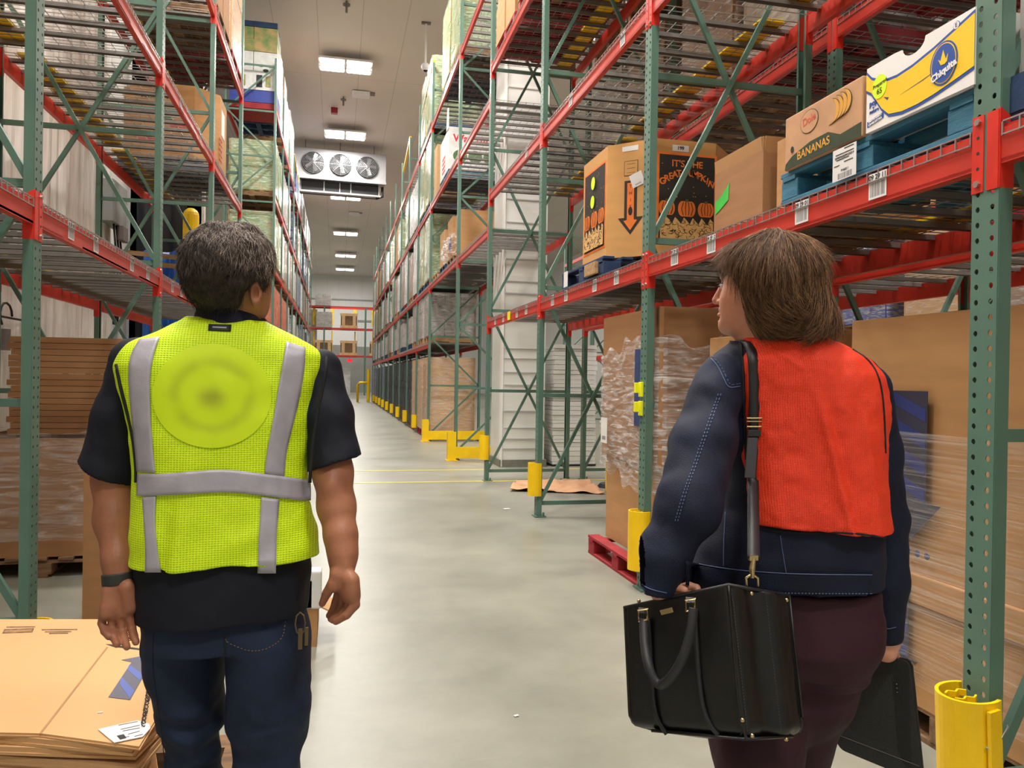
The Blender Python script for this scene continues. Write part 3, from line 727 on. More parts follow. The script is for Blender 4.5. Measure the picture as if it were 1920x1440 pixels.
def pallet_tag():
    t = thing('pallet_tag', 'white barcode tag stuck on the blue pallet below the banana cartons', 'label', (2.026, 2.79, Z1+.07))
    M = faceM((0, 0, 0), (0, -1, 0), (0, 0, 1)); p = decal(rect(-.075, -.066, .075, .066), LABEL, t, M, 'sheet')
    for k, (x0, x1, y) in enumerate(((0, .06, .058), (-.055, .06, .04), (-.05, .03, .018), (.0, .055, .003), (-.065, -.03, -.005))): decal(rect(x0, y, x1, y+.003), BLACK, p, Matrix.Translation((0, 0, .0012)), 'print_line')
    text('33PREPAREDFOODS P', .0125, BLACK, p, Matrix.Translation((0, .028, .0016))); text('P166211', .014, BLACK, p, Matrix.Translation((.005, -.028, .0016))); barcode(.09, .024, BLACK, p, Matrix.Identity(4), 'barcode', .005, -.05)
pallet_tag()
# carton beyond the near post
t = gaylord((2.385, 1.755, Z1+.15), .62, .5, .27, WHITE, 'white carton beyond the nearest right post, its flap open', cat='carton')
M = faceM((-.252, 0, 0), (0, -1, 0), (0, 0, 1)); decal(rect(-.28, .24, -.16, .285), LABEL, t, M, 'barcode_label'); barcode(.09, .02, BLACK, t, M, 'barcode', -.22, .262, .003)
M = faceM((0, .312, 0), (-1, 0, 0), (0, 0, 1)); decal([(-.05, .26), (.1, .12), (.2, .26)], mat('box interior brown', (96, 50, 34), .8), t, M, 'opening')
for k in range(8): decal(rect(-.26, .14-.013*k, -.16+.02*(k % 3), .144-.013*k), BLACK, t, faceM((-.252, 0, 0), (0, -1, 0), (0, 0, 1)), 'print_line')
pallet((2.04+.54, 1.52, Z1), 1.1, 1.02, 'b', BLUED, 'dark blue pallet under the white carton beyond the nearest right post', near=False)
# tan panel carton and the folded-flap carton behind it
gaylord((2.62, 3.60, Z1), .3, .62, .46, CARD, 'plain tan carton standing between the blue pallet and the folded flap carton', cat='carton')
def flap_box():
    t = thing('flap_carton', 'tall brown carton with folded flaps and green print, behind the tan carton', 'carton', (2.62, 4.14, Z1))
    w, d, h = .56, .66, .53
    obj('walls', MB().box((0, 0, h/2), (d, w, h)), CARD2, t, bev=.004)
    fl = [(-.27, .0), (.27, 0), (.27, -.1), (.2, -.14), (-.2, -.14), (-.27, -.08)]
    M = faceM((-d/2-.004, 0, h), (0, -1, 0), (-.12, 0, 1)); o = decal(fl, CARD, t, M, 'flap', .005)
    M = faceM((0, -w/2-.004, h), (1, 0, 0), (0, -.1, 1)); decal([(x*1.18, y) for x, y in fl], CARD, t, M, 'flap', .005)
    gp = mat('green print', (60, 190, 70), .6); M = faceM((-d/2-.002, 0, 0), (0, -1, 0), (0, 0, 1)); decal([(-.26, .28), (-.19, .3), (-.09, .36), (-.1, .26), (-.2, .22), (-.26, .2)], gp, t, M, 'green_print')
flap_box()
# pumpkin bin
def pumpkin_bin():
    cx, cy = 2.72, 6.35; t = thing('pumpkin_bin', 'octagonal brown bulk bin with black and orange pumpkin panels on the right rack', 'bulk bin', (cx, cy, Z1+.17))
    w, d, h, c = 1.22, 1.12, .93, .3
    PB = mat('bin cardboard', (206, 154, 92), .75, 0, .05, 2, .02, 90, (1, 1, 6)); OR = mat('pumpkin orange', (236, 124, 44), .6, 0, .08, 12); DK = mat('bin print black', (40, 34, 32), .6, 0, .04); TAN = mat('bin tan print', (222, 176, 110), .7, 0, .1, 20)
    obj('walls', bin_m(w, d, h, c), PB, t)
    # faces: -y face (towards the camera) is the wide poster; chamfer -x-y has the arrow; -x face the second poster
    def poster(M, W_, H_, letters=True):
        o = decal(rect(-W_/2-.02, -.02, W_/2+.02, H_+.02), OR, t, M, 'poster_border'); decal(rect(-W_/2, 0, W_/2, H_), DK, t, M@Matrix.Translation((0, 0, .0014)), 'poster_panel')
        L_ = M@Matrix.Translation((0, 0, .0028))
        if letters:
            text("IT'S THE", .075, OR, t, L_@Matrix.Translation((0, H_*.9, 0)), 'lettering', .001)
            for i, ch in enumerate('GREAT PUMPKIN'):
                k = i-6; text(ch, .072, OR, t, L_@Matrix.Translation((k*W_/13.6, H_*.8-.0022*k*k, 0))@Matrix.Rotation(-k*.045, 4, 'Z'), 'lettering', .002)
        rnd = random.Random(3)
        mb = MB()
        for q in range(22):
            x, y = rnd.uniform(-W_*.46, W_*.46), rnd.uniform(H_*.5, H_*.97); r = .006; mb.add([(x+r*math.cos(a*.785)*(1 if a % 2 else .4), y+r*math.sin(a*.785)*(1 if a % 2 else .4), .003) for a in range(8)], [tuple(range(8))])
        s_ = obj('star_print', mb, TAN, t); s_.matrix_local = M
        for q, (x, r) in enumerate(((-.28, .11), (.0, .12), (.27, .11))):
            x *= W_/.78; r *= W_/.78
            for lob, dx in enumerate((-.5, .5, -.25, .25, 0)): decal(ell(x+dx*r, H_*.38, r*.52, r*.85), OR, t, L_@Matrix.Translation((0, 0, .0006*lob+.0004*q)), 'pumpkin_print'); 
            for dx in (-.45, -.15, .15, .45): decal([(x+dx*r, H_*.38+r*.7), (x+dx*r+.005, H_*.38+r*.7), (x+dx*1.5*r+.005, H_*.38), (x+dx*r+.005, H_*.38-r*.7), (x+dx*r, H_*.38-r*.7), (x+dx*1.5*r, H_*.38)], DK, t, L_@Matrix.Translation((0, 0, .0046)), 'rib_print')
            decal(rect(x-.012, H_*.38+r*.75, x+.012, H_*.38+r*1.05), mat('stem green', (90, 96, 40), .7), t, L_@Matrix.Translation((0, 0, .004)), 'stem_print')
        lo = [(-W_/2+.01, .012), (W_/2-.01, .012)]+[(W_/2-.01-(W_-.02)*q/18, H_*.24+.03*math.sin(q*2.1)) for q in range(19)]
        decal(lo, TAN, t, L_@Matrix.Translation((0, 0, .006)), 'foliage_print')
        mb = MB()
        for q in range(70):
            x, y = rnd.uniform(-W_*.46, W_*.46), rnd.uniform(.03, H_*.24); a = rnd.random()*6; r = rnd.uniform(.015, .03)
            pts = [(x+r*math.cos(a+b*.7), y+r*math.sin(a+b*.7)*.7) for b in range(5)]
            for p, q2 in zip(pts[:-1], pts[1:]): mb.bar((p[0], p[1], .0105), (q2[0], q2[1], .0105), .003, .001)
        o = obj('leaf_lines', mb, DK, t); o.matrix_local = M
    poster(faceM((.0+.01, -w/2-.0005, .12), (1, 0, 0), (0, 0, 1)), d-2*c-.04+.0, h*.74)
    poster(faceM((-d/2-.0005, 0, .12), (0, -1, 0), (0, 0, 1)), w-2*c-.1, h*.74, False)
    n = Vector((-1, -1, 0)).normalized(); mid = Vector((-d/2+c/2, -w/2+c/2, 0))+n*.0008; M = faceM(mid, (1, -1, 0), (0, 0, 1))
    ar = [(-.055, .62), (-.055, .32), (-.11, .32), (0, .18), (.11, .32), (.055, .32), (.055, .62)]
    decal(ar, DK, t, M, 'arrow_print'); decal([(-.03, .6), (-.03, .3), (-.06, .295), (0, .215), (.06, .295), (.03, .3), (.03, .6)], OR, t, M@Matrix.Translation((0, 0, .0014)), 'arrow_fill')
    for q in range(6): text('THIS WAY'[q] if q < 4 else ' ', .04, DK, t, M@Matrix.Translation((0, .57-.055*q, .003)), 'lettering')
    decal(ell(0, .37, .018, .035), BLACK, t, M@Matrix.Translation((0, 0, .003)), 'hand_hole')
    fr = decal(rect(-.06, .66, .06, .78), DK, t, M, 'notice_frame'); decal(rect(-.056, .664, .056, .776), PB, t, M@Matrix.Translation((0, 0, .0013)), 'notice_field')
    for q in range(3): text(('PUMPKIN', 'HARVEST', 'USA')[q] if 0 else ('FRAGILE', 'FRESH', 'USA')[q] if 0 else '~~~~~', .024, DK, t, M@Matrix.Translation((0, .755-.035*q, .003)), 'print_line')
    lb = decal(rect(-.055, -.055, .055, .055), LABEL, t, M@Matrix.Translation((.055, .62, .004))@Matrix.Rotation(.35, 4, 'Z'), 'paper_label'); barcode(.05, .012, BLACK, lb, Matrix.Identity(4), 'barcode', 0, -.036)
    decal(rect(-.08, .86, .06, .9), LABEL, t, M@Matrix.Translation((0, 0, .001)), 'paper_strip')
    Mf = faceM((0, -w/2-.0012, 0), (1, 0, 0), (0, 0, 1)); p = decal(rect(-.12, .84, .02, .89), LABEL, t, Mf, 'number_slip'); text('199', .04, BLACK, p, Matrix.Translation((-.05, .865, .0016)), 'lettering', .001)
    Ms = faceM((-d/2-.002, 0, 0), (0, -1, 0), (0, 0, 1)); YF = MATS['fluorescent sticker']
    decal(ell(-.02, .7, .05, .055), YF, t, Ms@Matrix.Translation((0, 0, .009)), 'round_sticker'); decal(ell(-.03, .54, .05, .055), YF, t, Ms@Matrix.Translation((0, 0, .009)), 'round_sticker')
pumpkin_bin()
pallet((2.04+.55, 6.42, Z1), 1.16, 1.05, 'b', BLUED, 'navy and bare wood pallet under the octagonal pumpkin bin', h=.16)
o = obj('wood_patch', MB().box((2.035, 6.05, Z1+.075), (.03, .28, .1)), WOOD, bev=.004); tag(o, 'pale broken wood block on the pallet under the pumpkin bin', 'wood block')
tt = thing('pallet_tag', 'white paper tag on the dark pallet under the pumpkin bin', 'label', (2.03, 6.75, Z1+.08)); decal(rect(-.06, -.07, .06, .07), LABEL, tt, faceM((0, 0, 0), (0, -1, 0), (0, 0, 1)), 'sheet')
# ---- near right rack, floor ----------------------------------------------------
def printed_arrow(t, M, s=1.0, n=4):
    a = [(-.13*s, .62*s), (-.13*s, 0.1*s), (-.22*s, .1*s), (0, -.12*s), (.22*s, .1*s), (.13*s, .1*s), (.13*s, .62*s)]
    decal(a, mat('arrow print dark', (52, 52, 72), .6, 0, .05), t, M, 'arrow_print')
    BP = mat('arrow print blue', (42, 54, 122), .6, 0, .05)
    for k in range(n): z = .14*s+k*.5*s/n; decal([(-.12*s, z+.05*s), (-.12*s, z+.11*s), (.12*s, z+.02*s), (.12*s, z-.04*s)], BP, t, M@Matrix.Translation((0, 0, .0014)), 'arrow_stripe')
FILMT = film_mat('thin tight film', .16, (230, 225, 220), 3, (.35, .35, 22))
def big_bin(x, y, w, d, label, film, z0, h, mt=CARD, rz=0, fz=(.1, 1.1)):
    t = thing('bulk_carton', label, 'bulk carton', (x, y, z0), rz)
    obj('walls', bin_m(w, d, h, 0, wob=.02), mt, t, bev=.01); mb = MB().box((0, 0, h*.36), (d+.02, w+.02, .015)); obj('lid_rim', MB().box((0, 0, .0+h*.3), (d+.03, w+.03, .12)), mt, t, bev=.006)
    obj('stretch_film', film_m(w+.04, d+.04, fz[0], fz[1], .04, .006, 3, step=.05, nz=30), film, t)
    return t
b1 = big_bin(2.84, 2.52, 1.12, 1.1, 'tall brown bulk carton in tight film with blue arrow print beside the near right post', FILMT, .13, 1.57)
M = faceM((-.575, .0, .0), (0, -1, 0), (0, 0, 1)); printed_arrow(b1, M@Matrix.Translation((-.17, .74, 0)), .85)
printed_arrow(b1, M@Matrix.Translation((-.22, .13, 0)), .6, 3)
for k in range(4): decal(ell(-.2+.05*k, .62, .014, .014), NAVYP, b1, M, 'dot_print')
b2 = big_bin(2.84, 3.9, 1.1, 1.1, 'creased brown bulk carton behind the woman in the orange vest', FILM, .13, 1.56, CARD, fz=(.3, 1.0))
pallet((2.84, 2.52, .0), 1.16, 1.1, 'b', WOODD, 'bare wooden pallet under the tall carton with the blue arrow', near=False)
pallet((2.84, 3.9, .0), 1.16, 1.1, 'b', WOODD, 'bare wooden pallet under the creased carton', near=False)
# loose crumpled film bunched on the carton
def crumple(name, label, loc, sc, mt, seed, cat, cnt=14, parent=None):
    V = []; n, m_ = 40, 26; A = np.zeros((n*m_, 3))
    for i in range(n):
        for j in range(m_):
            a = 2*math.pi*i/n; b = math.pi*(j+.5)/m_; A[i*m_+j] = (math.sin(b)*math.cos(a), math.sin(b)*math.sin(a), math.cos(b))
    r = 1+.3*np.abs(vnoise(A+7, 2.4, seed))+.22*vnoise(A+9, 5.5, seed+1)+.12*vnoise(A+5, 11, seed+2); A = A*r[:, None]*np.array(sc)
    mb = MB(); mb.add(A.tolist(), [(i*m_+j, ((i+1) % n)*m_+j, ((i+1) % n)*m_+j+1, i*m_+j+1) for i in range(n) for j in range(m_-1)])
    o = obj(name, mb, mt, parent, loc)
    if label: tag(o, label, cat)
    return o
c_ = at(1686, 765, 3.0)
crumple('loose_film', 'bunched clear film hanging off the carton beside the orange vest', (2.2, 2.97, 1.34), (.05, .2, .16), FILM2, 3, 'film')
# wrapped bulk carton on the red pallet
t = thing('bulk_carton', 'brown bulk carton bound in shiny film on the red pallet', 'bulk carton', (2.68, 5.42, .15))
obj('lower_walls', bin_m(1.1, 1.02, .75, .0), CARD, t); obj('upper_walls', bin_m(1.16, 1.1, 1.1, 0.02), CARD2, t).location = (0, 0, .68)
obj('stretch_film', film_m(1.18, 1.12, .55, 1.52, .06, .014, 12, step=.028, nz=44, fray=.1), FILM2, t)
M = faceM((-.58, .0, .0), (0, -1, 0), (0, 0, 1)); decal(rect(.2, .95, .36, 1.5), NAVYP, t, M, 'navy_print')
lb = decal(rect(-.42, .78, -.28, .98), LABEL, t, M@Matrix.Translation((0, 0, .03)), 'paper_label'); barcode(.08, .03, BLACK, lb, Matrix.Identity(4), 'barcode', -.35, .82)
for k, o in enumerate([o for o in t.children if o.name.startswith('walls')]): pass
pallet((2.6, 5.42, 0), 1.24, 1.12, 'b', REDW, 'dark red wooden pallet under the film bound carton', h=.15)
# yellow folded clips on the second right post
for k, (z, lab) in enumerate(((1.365, 'upper yellow plastic clip on the right rack post beside the shiny film'), (1.235, 'lower yellow plastic clip on the right rack post beside the shiny film'))):
    o = obj('plastic_clip', MB().box((2.03, 4.93, z), (.018, .05, .1)).box((2.005, 4.95, z+.01), (.03, .02, .07), .4), mat('fluorescent clip', (240, 240, 40), .5, 0, .03), bev=.003); tag(o, lab, 'clip')
o = obj('plastic_clip', MB().box((2.026, 9.1, 2.19), (.02, .09, .1)), MATS['fluorescent clip'], bev=.003); tag(o, 'yellow plastic clip on the lowest beam near the cross passage', 'clip')
# kraft sheet on the floor
mb = MB(); N_ = 26; P = np.array([(i/N_, j/N_, 0) for i in range(N_+1) for j in range(N_+1)]); hz = .05*np.abs(vnoise(P+3, 4, 5))+.03*np.abs(vnoise(P, 9, 6))
cs = [Vector((2.16, 9.5, 0)), Vector((3.3, 9.1, 0)), Vector((3.45, 10.35, 0)), Vector((2.45, 10.35, 0))]
vs = []
for k, (u, v, _) in enumerate(P): p = (cs[0]*(1-u)+cs[1]*u)*(1-v)+(cs[3]*(1-u)+cs[2]*u)*v; vs.append((p.x, p.y, .004+hz[k]))
mb.add(vs, [(i*(N_+1)+j, (i+1)*(N_+1)+j, (i+1)*(N_+1)+j+1, i*(N_+1)+j+1) for i in range(N_) for j in range(N_)])
o = obj('kraft_sheet', mb, mat('kraft paper', (214, 164, 124), .7, 0, .05), smooth=True); tag(o, 'crumpled kraft paper sheet on the floor behind the right rack post', 'paper'); o.modifiers.new('s', 'SOLIDIFY').thickness = .003
for k, (px, py, lab) in enumerate(((950, 954, 'small white paper scrap on the floor left of the rack post'), (968, 1342, 'tiny white speck of litter on the near floor of the aisle'))):
    p = on(px, py, 2, .003); o = obj('paper_scrap', MB().box((0, 0, .001), (.07 if k == 0 else .02, .05 if k == 0 else .012, .002), .3), LABEL, loc=p); tag(o, lab, 'litter')
# orange channelizer post
t = thing('channelizer_post', 'orange marker post with white bands behind the near right rack', 'marker post', (3.62, 9.75, 0))
OR_ = mat('traffic orange', (244, 96, 30), .4, 0, .04)
obj('pole', MB().cyl((0, 0, .03), (0, 0, 1.0), .05, 14, .04), OR_, t, smooth=False); obj('base', MB().cyl((0, 0, 0), (0, 0, .05), .2, 16, .16), BLACK, t)
for z in (.72, .86): obj('white_band', MB().cyl((0, 0, z), (0, 0, z+.07), .0465, 14), WHITE, t)
t = thing('floor_barrier', 'yellow rail standing behind the kraft sheet, partly behind the wrapped carton', 'barrier', (3.7, 9.2, 0)); obj('rail', MB().box((0, 0, .35), (.7, .05, .14), -.25), YEL, t); obj('leg', MB().box((-.3, .08, .15), (.06, .06, .3)), YEL, t); obj('leg', MB().box((.3, -.08, .15), (.06, .06, .3)), YEL, t)
pallet((3.75, 8.4, 0), 1.1, .9, 'b', BLUED, 'navy pallet on the floor behind the wrapped carton', near=False)
# ---- cross passage: building column and stack of white sheets ---------------------
CW_ = mat('white column sheeting', (226, 226, 222), .42, 0, .05, 1.4, .12, 3, (.3, .3, 3))
t = thing('building_column', 'tall white clad building column standing in the cross passage', 'column', (2.98, 12.62, 0)); 
obj('cladding', MB().box((0, 0, CEIL/2), (.72, .9, CEIL-.01)), CW_, t, bev=.02)
mb = MB(); rnd = random.Random(4); z = .3
while z < 9:
    mb.box((0, -.455, z), (.66, .012, .012+.01*rnd.random())); z += rnd.uniform(.12, .5)
obj('joint_line', mb, mat('panel joint grey', (186, 186, 184), .5, 0, .05), t); obj('corner_trim', MB().box((-.365, -.4, CEIL/2), (.02, .16, CEIL-.02)), WHITE, t); obj('base', MB().box((0, 0, .06), (.78, .96, .12)), mat('column base grey', (120, 122, 112), .6), t)
t = thing('sheet_stack', 'stack of white foam sheets beside the building column', 'stack', (3.86, 12.6, .02))
mb = MB(); rnd = random.Random(9); z = 0
while z < 1.95: h_ = rnd.uniform(.04, .09); mb.box((rnd.uniform(-.012, .012), rnd.uniform(-.01, .01), z+h_/2), (.74, .8, h_-.006)); z += h_
obj('sheets', mb, CW_, t); obj('base', MB().box((0, 0, -.0), (.76, .82, .03)), BLACK, t)
# ---------------------------------------------------------------- left side
def poly_on(z, pts): return [tuple(on(x, y, 2, z))[:2] for x, y in pts]
ZT = .5
sheet = [(-120, 1160), (278, 1160), (300, 1338), (262, 1401), (76, 1376), (-120, 1372)]
P = poly_on(ZT, sheet); cx = sum(p[0] for p in P)/6; cy_ = sum(p[1] for p in P)/6
FCB = mat('flattened carton board', (214, 168, 116), .75, 0, .04, 1.2, .02, 150)
EDG = mat('carton edge', (120, 84, 58), .85, 0, .15, 30)
t0 = pallet((cx-.05, cy_, 0), .95, 1.15, 'b', WOODD, 'wooden pallet under the stack of flattened cartons', near=False, h=.13)
rnd = random.Random(2); z = .13; ths = []
while z < ZT-.02: th = rnd.choice((.014, .02, .026)); ths.append((z, th)); z += th+(.008 if rnd.random() < .5 else .001)
ths.append((z, ZT-z))
for k, (z, th) in enumerate(ths):
    top = k == len(ths)-1
    q = [(x-cx+rnd.uniform(-.03, .02), y-cy_+rnd.uniform(-.015, .04)) for x, y in P]
    sc = 1-.035*rnd.random()-.012*(ZT-z)
    if top: q = [(x-cx, y-cy_) for x, y in P]; sc = 1
    d_ = len(ths)-1-k; od = ORD[d_-1] if 0 < d_ <= 13 else 'fourteenth' if d_ == 14 else 'lowest'
    t = thing('flattened_carton', ('top sheet of the flattened carton stack at lower left, printed with a blue arrow' if top else 'flattened brown carton in the lower left stack, %s below the printed top sheet' % od), 'cardboard sheet', (cx, cy_, z), 0, 'flattened cartons in the stack')
    mb = MB(); half = th*.36
    mb.prism([(x*sc, y*sc) for x, y in q], 0, half); mb.prism([(x*sc*.992, y*sc*.99) for x, y in q], half*.98, th)
    obj('board', mb, FCB if k % 3 or top else CARD3, t)
    if top: topsheet = t
def top_print(name, pts, mt, dz=.0008, parent=None):
    q = poly_on(ZT, pts); mb = MB(); mb.add([(x-cx, y-cy_, ZT-topsheet.location.z+dz) for x, y in q], [tuple(range(len(q)))[::-1]])
    me = mb.mesh(name, mt); o = link(name, me, topsheet); o.modifiers.new('s', 'SOLIDIFY').thickness = .0008; return o
top_print('arrow_print', [(203, 1308), (244, 1313), (281, 1248), (282, 1231), (275, 1229), (228, 1238), (247, 1242)], mat('faded arrow print', (98, 98, 112), .7, 0, .05))
BP2 = mat('faded blue stripe', (92, 108, 176), .7, 0, .05)
for q in ([(207, 1306), (217, 1291), (240, 1312)], [(243, 1311), (252, 1296), (228, 1270), (224, 1283)], [(262, 1277), (268, 1266), (243, 1247), (238, 1256)], [(276, 1250), (280, 1242), (276, 1231), (258, 1234)], [(207, 1307), (212, 1300), (240, 1308), (243, 1312)]): top_print('arrow_stripe', q, BP2, .0014)
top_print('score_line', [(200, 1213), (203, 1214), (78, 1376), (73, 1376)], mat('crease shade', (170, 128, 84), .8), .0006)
top_print('cut_slot', [(198, 1208), (206, 1208), (276, 1218), (276, 1221), (212, 1213)], BLACK, .0006)
for (x0, x1, y) in ((12, 66, 1175), (78, 145, 1180), (84, 134, 1184), (92, 128, 1187)): top_print('print_line', [(x0, y), (x1, y-.5), (x1, y+1.4), (x0, y+2)], mat('faded print', (120, 90, 64), .8, 0, .4, 60), .0006)
top_print('print_frame', [(8, 1180), (64, 1178), (61, 1186), (4, 1188)], MATS['faded print'], .0006); top_print('print_field', [(11, 1182), (61, 1180), (58, 1184.5), (8, 1186.5)], mat('faded print field', (168, 126, 84), .8, 0, .2, 60), .0012)
tg = thing('shipping_tag', 'white shipping tag lying on the flattened cartons with black twine through it', 'tag', (0, 0, ZT+.002))
q = poly_on(ZT, [(184, 1370), (258, 1353), (280, 1360), (282, 1368), (268, 1384), (214, 1395)]); obj('card', MB().prism(q, 0, .002), LABEL, tg)
for (x0, y0, x1, y1) in ((222, 1363, 258, 1356), (226, 1371, 262, 1363), (230, 1374, 262, 1368), (240, 1380, 262, 1374), (232, 1386, 242, 1384), (252, 1384, 268, 1380)):
    a, b = on(x0, y0, 2, 0), on(x1, y1, 2, 0); a = on(x0, y0, 2, ZT); b = on(x1, y1, 2, ZT); mb = MB().bar((a.x, a.y, .0026), (b.x, b.y, .0026), .0016, .0008); obj('print_line', mb, BLACK, tg)
q = poly_on(ZT, [(219, 1383), (232, 1380), (237, 1387), (225, 1390)]); obj('barcode', MB().prism(q, .002, .003), BLACK, tg)
pts = []
for i in range(90):
    u = i/89; px = 284-16*u+5*math.sin(i*1.15)*(1-.3*u); py = 1272+92*u+4*math.cos(i*1.15); p = on(px, py, 2, ZT); pts.append((p.x, p.y, ZT+.004+.003*(1+math.sin(i*.9))))
o = obj('twine', MB().tube(pts, .0014, 5), BLACK, smooth=True); tag(o, 'tangled black twine lying across the flattened cartons to the tag', 'string')
p = on(188, 1337, 2, ZT); o = obj('paper_scrap', MB().box((0, 0, .001), (.012, .005, .002)), LABEL, loc=(p.x, p.y, ZT+.0005)); tag(o, 'tiny white scrap on the flattened cartons', 'litter')
# wrapped load behind the left rack post
def xat(px, y): return on(px, 700, 1, y).x
x0, x1 = xat(-90, 5.85), xat(232, 5.85)
ctr = (x0+x1)/2
t = thing('bulk_carton', 'brown bulk carton under crumpled clear film behind the left rack post', 'bulk carton', (ctr, 6.4, .14))
obj('walls', bin_m(1.0, x1-x0, .82, 0), CARD2, t); obj('stretch_film', film_m(1.02, x1-x0+.02, .1, .87, .03, .012, 31, step=.03, nz=26, fray=.03), FILM, t)
pallet((ctr, 6.4, 0), 1.05, (x1-x0)+.04, 'b', WOODD, 'old wooden pallet under the film covered carton at left', near=True)
x2, x3 = xat(15, 6.2), xat(280, 6.2)
t = thing('carton_bundle', 'tall bundle of folded brown cartons on the film covered carton at left', 'cartons', ((x2+x3)/2, 6.5, .965))
mb = MB(); k = 0
for q in range(16): mb.box((.01*math.sin(q*2.1), 0, .022+.0445*q), ((x3-x2)-.02*(q % 2), .6, .041))
obj('folded_cartons', mb, CARD2, t)
t = gaylord((-1.02, 4.85, 0), .6, .6, .9, CARD2, 'brown carton standing on the floor, mostly hidden behind the man', cat='carton')
def low_box():
    xr = on(603, 1185, 2, 0).x; t = thing('open_carton', 'small open carton with grey liner on the floor right of the man\'s hip', 'carton', (xr-.25, 4.4, 0))
    obj('walls', bin_m(.5, .46, .2, 0), CARD, t); obj('liner', MB().box((.2, -.21, .3), (.1, .1, .2)).box((.06, -.2, .28), (.3, .12, .16)), FIX, t, bev=.01); obj('flap', MB().box((.27, -.1, .19), (.12, .26, .008), ry=.5), CARD3, t)
low_box()
# upper levels of the left rack
t = gaylord((-2.22, 11.55, LVL[1]+.16), 1.18, 1.22, 1.0, CARD, 'octagonal brown bin with faded green print on the second level of the left rack', c=.28, cat='bulk bin')
M = faceM((0, -.592, 0), (1, 0, 0), (0, 0, 1)); GRP = mat('faded green print', (76, 108, 66), .7, 0, .2, 30); RDP = mat('faded red mark', (190, 70, 60), .7, 0, .2, 30)
text('MULTI BIN', .1, GRP, t, M@Matrix.Translation((-.1, .82, .001)), 'lettering', .003)
for k, (x, y, w, h) in enumerate(((-.2, .62, .2, .05), (.15, .45, .26, .09), (-.25, .25, .24, .06))): decal(ell(x, y, w/2, h/2), RDP, t, M, 'red_mark')
decal(ell(-.05, .5, .12, .09, 20, 0, math.pi), GRP, t, M, 'green_arc'); Mx = faceM((.612, 0, 0), (0, 1, 0), (0, 0, 1)); decal(rect(-.2, .5, .1, .85), LABEL, t, Mx, 'paper_label')
for q in range(5): decal(rect(-.35, .12+.07*q, -.12, .15+.07*q), RDP, t, Mx, 'red_stripe')
pallet((-2.2, 11.5, LVL[1]+.012), 1.2, 1.24, 'b', BLUED, 'blue pallet under the printed octagonal bin on the left rack', h=.145, near=False)
n = 0
for (y, z, mt, pm, lab, fm, h) in ((10.8, LVL[2], CARD2, WOODD, 'brown case stack on the third level of the left rack beyond the second frame', None, 1.1), (12.15, LVL[2], CARD3, REDW, 'tall tan bulk carton in bright film, end of the left rack third level', FILM2, 1.5), (10.8, LVL[3], CARD2, REDW, 'cartons high on the top level of the left rack', None, 1.1)):
    load((XL-.58, y, z+.155), 1.12, 1.12, h, mt, lab, 2, 2, 3, fm, seed=n); pallet((XL-.58, y, z+.012), 1.16, 1.16, 'b', pm, 'dark pallet under the '+lab.split(' on the')[0].split(' high')[0].split(', end')[0]+', left rack', near=False); n += 1
# wall fittings at the end of the left wall
p = on(222, 340, 0, WL+.12); t = thing('electrical_cabinet', 'grey electrical cabinet on the left wall with black cables below', 'electrical box', (WL+.15, 12.6, 3.65))
obj('cabinet', MB().box((0, 0, .3), (.2, .75, .62)), mat('cabinet grey', (150, 152, 152), .5, .1, .03), t, bev=.01); obj('meter', MB().box((.11, .1, -.12), (.08, .3, .22)), GRYM, t, bev=.01)
for k in range(3): obj('cable', MB().tube([(.05, -.15+.14*k, 0), (.08, -.14+.15*k, -.4), (.04+.02*k, -.1+.1*k, -1.0), (.05, -.1+.1*k, -1.5)], .016, 6), BLACK, t, smooth=True)
CB = mat('black curtain', (22, 22, 26), .7, 0, .2, 5); BT = mat('blue tarp', (44, 104, 196), .45, 0, .12, 6, .4, 12, (2, 2, .6))
def cloth(name, label, cat, xa, xb, y, z0, z1, mt, amp, fr, seed):
    mb = MB(); n, m_ = 40, 16; vs = []
    for i in range(n+1):
        for k in range(m_+1):
            u, v = i/n, k/m_; vs.append((xa+(xb-xa)*u, y+amp*math.sin(u*fr+seed+.6*math.sin(v*3)), z0+(z1-z0)*v+.02*math.sin(u*9)))
    mb.add(vs, [(i*(m_+1)+k, (i+1)*(m_+1)+k, (i+1)*(m_+1)+k+1, i*(m_+1)+k+1) for i in range(n) for k in range(m_)])
    o = obj(name, mb, mt, smooth=True); o.modifiers.new('s', 'SOLIDIFY').thickness = .01; tag(o, label, cat); return o
cloth('dock_curtain', 'black dock curtain beside the blue tarp at the end of the left wall', 'curtain', xat(250, 14.2), xat(345, 14.2), 14.25, 0, 4.35, CB, .03, 20, 1)
cloth('hanging_tarp', 'bright blue tarp hanging in front of the black dock curtain', 'tarp', xat(262, 13.6), xat(334, 13.6), 13.7, .6, 3.45, BT, .05, 17, 2)
struct('wall_corner', MB().box((-2.9, 14.45, 5.6), (1.2, .1, 11.2)), WPAN)
t = thing('wood_rail', 'pale wooden pallet rails leaning at the dock curtain', 'wood', (xat(240, 13.0), 13.0, 3.3))
for k in range(2): obj('rail', MB().box((.25, .1, -.14*k), (.95, .05, .07), ry=.06), WOOD, t)
t = thing('pipe_bollard', 'tall yellow pipe guard at the end of the left wall', 'bollard', (-2.38, 13.6, 0))
obj('pipe', MB().cyl((0, 0, 0), (0, 0, 4.05), .125, 18).sph((0, 0, 4.05), .125, 18, 8), YEL, t, smooth=False); obj('stay', MB().bar((0, 0, 3.8), (.35, .5, 3.3), .07), YEL, t)
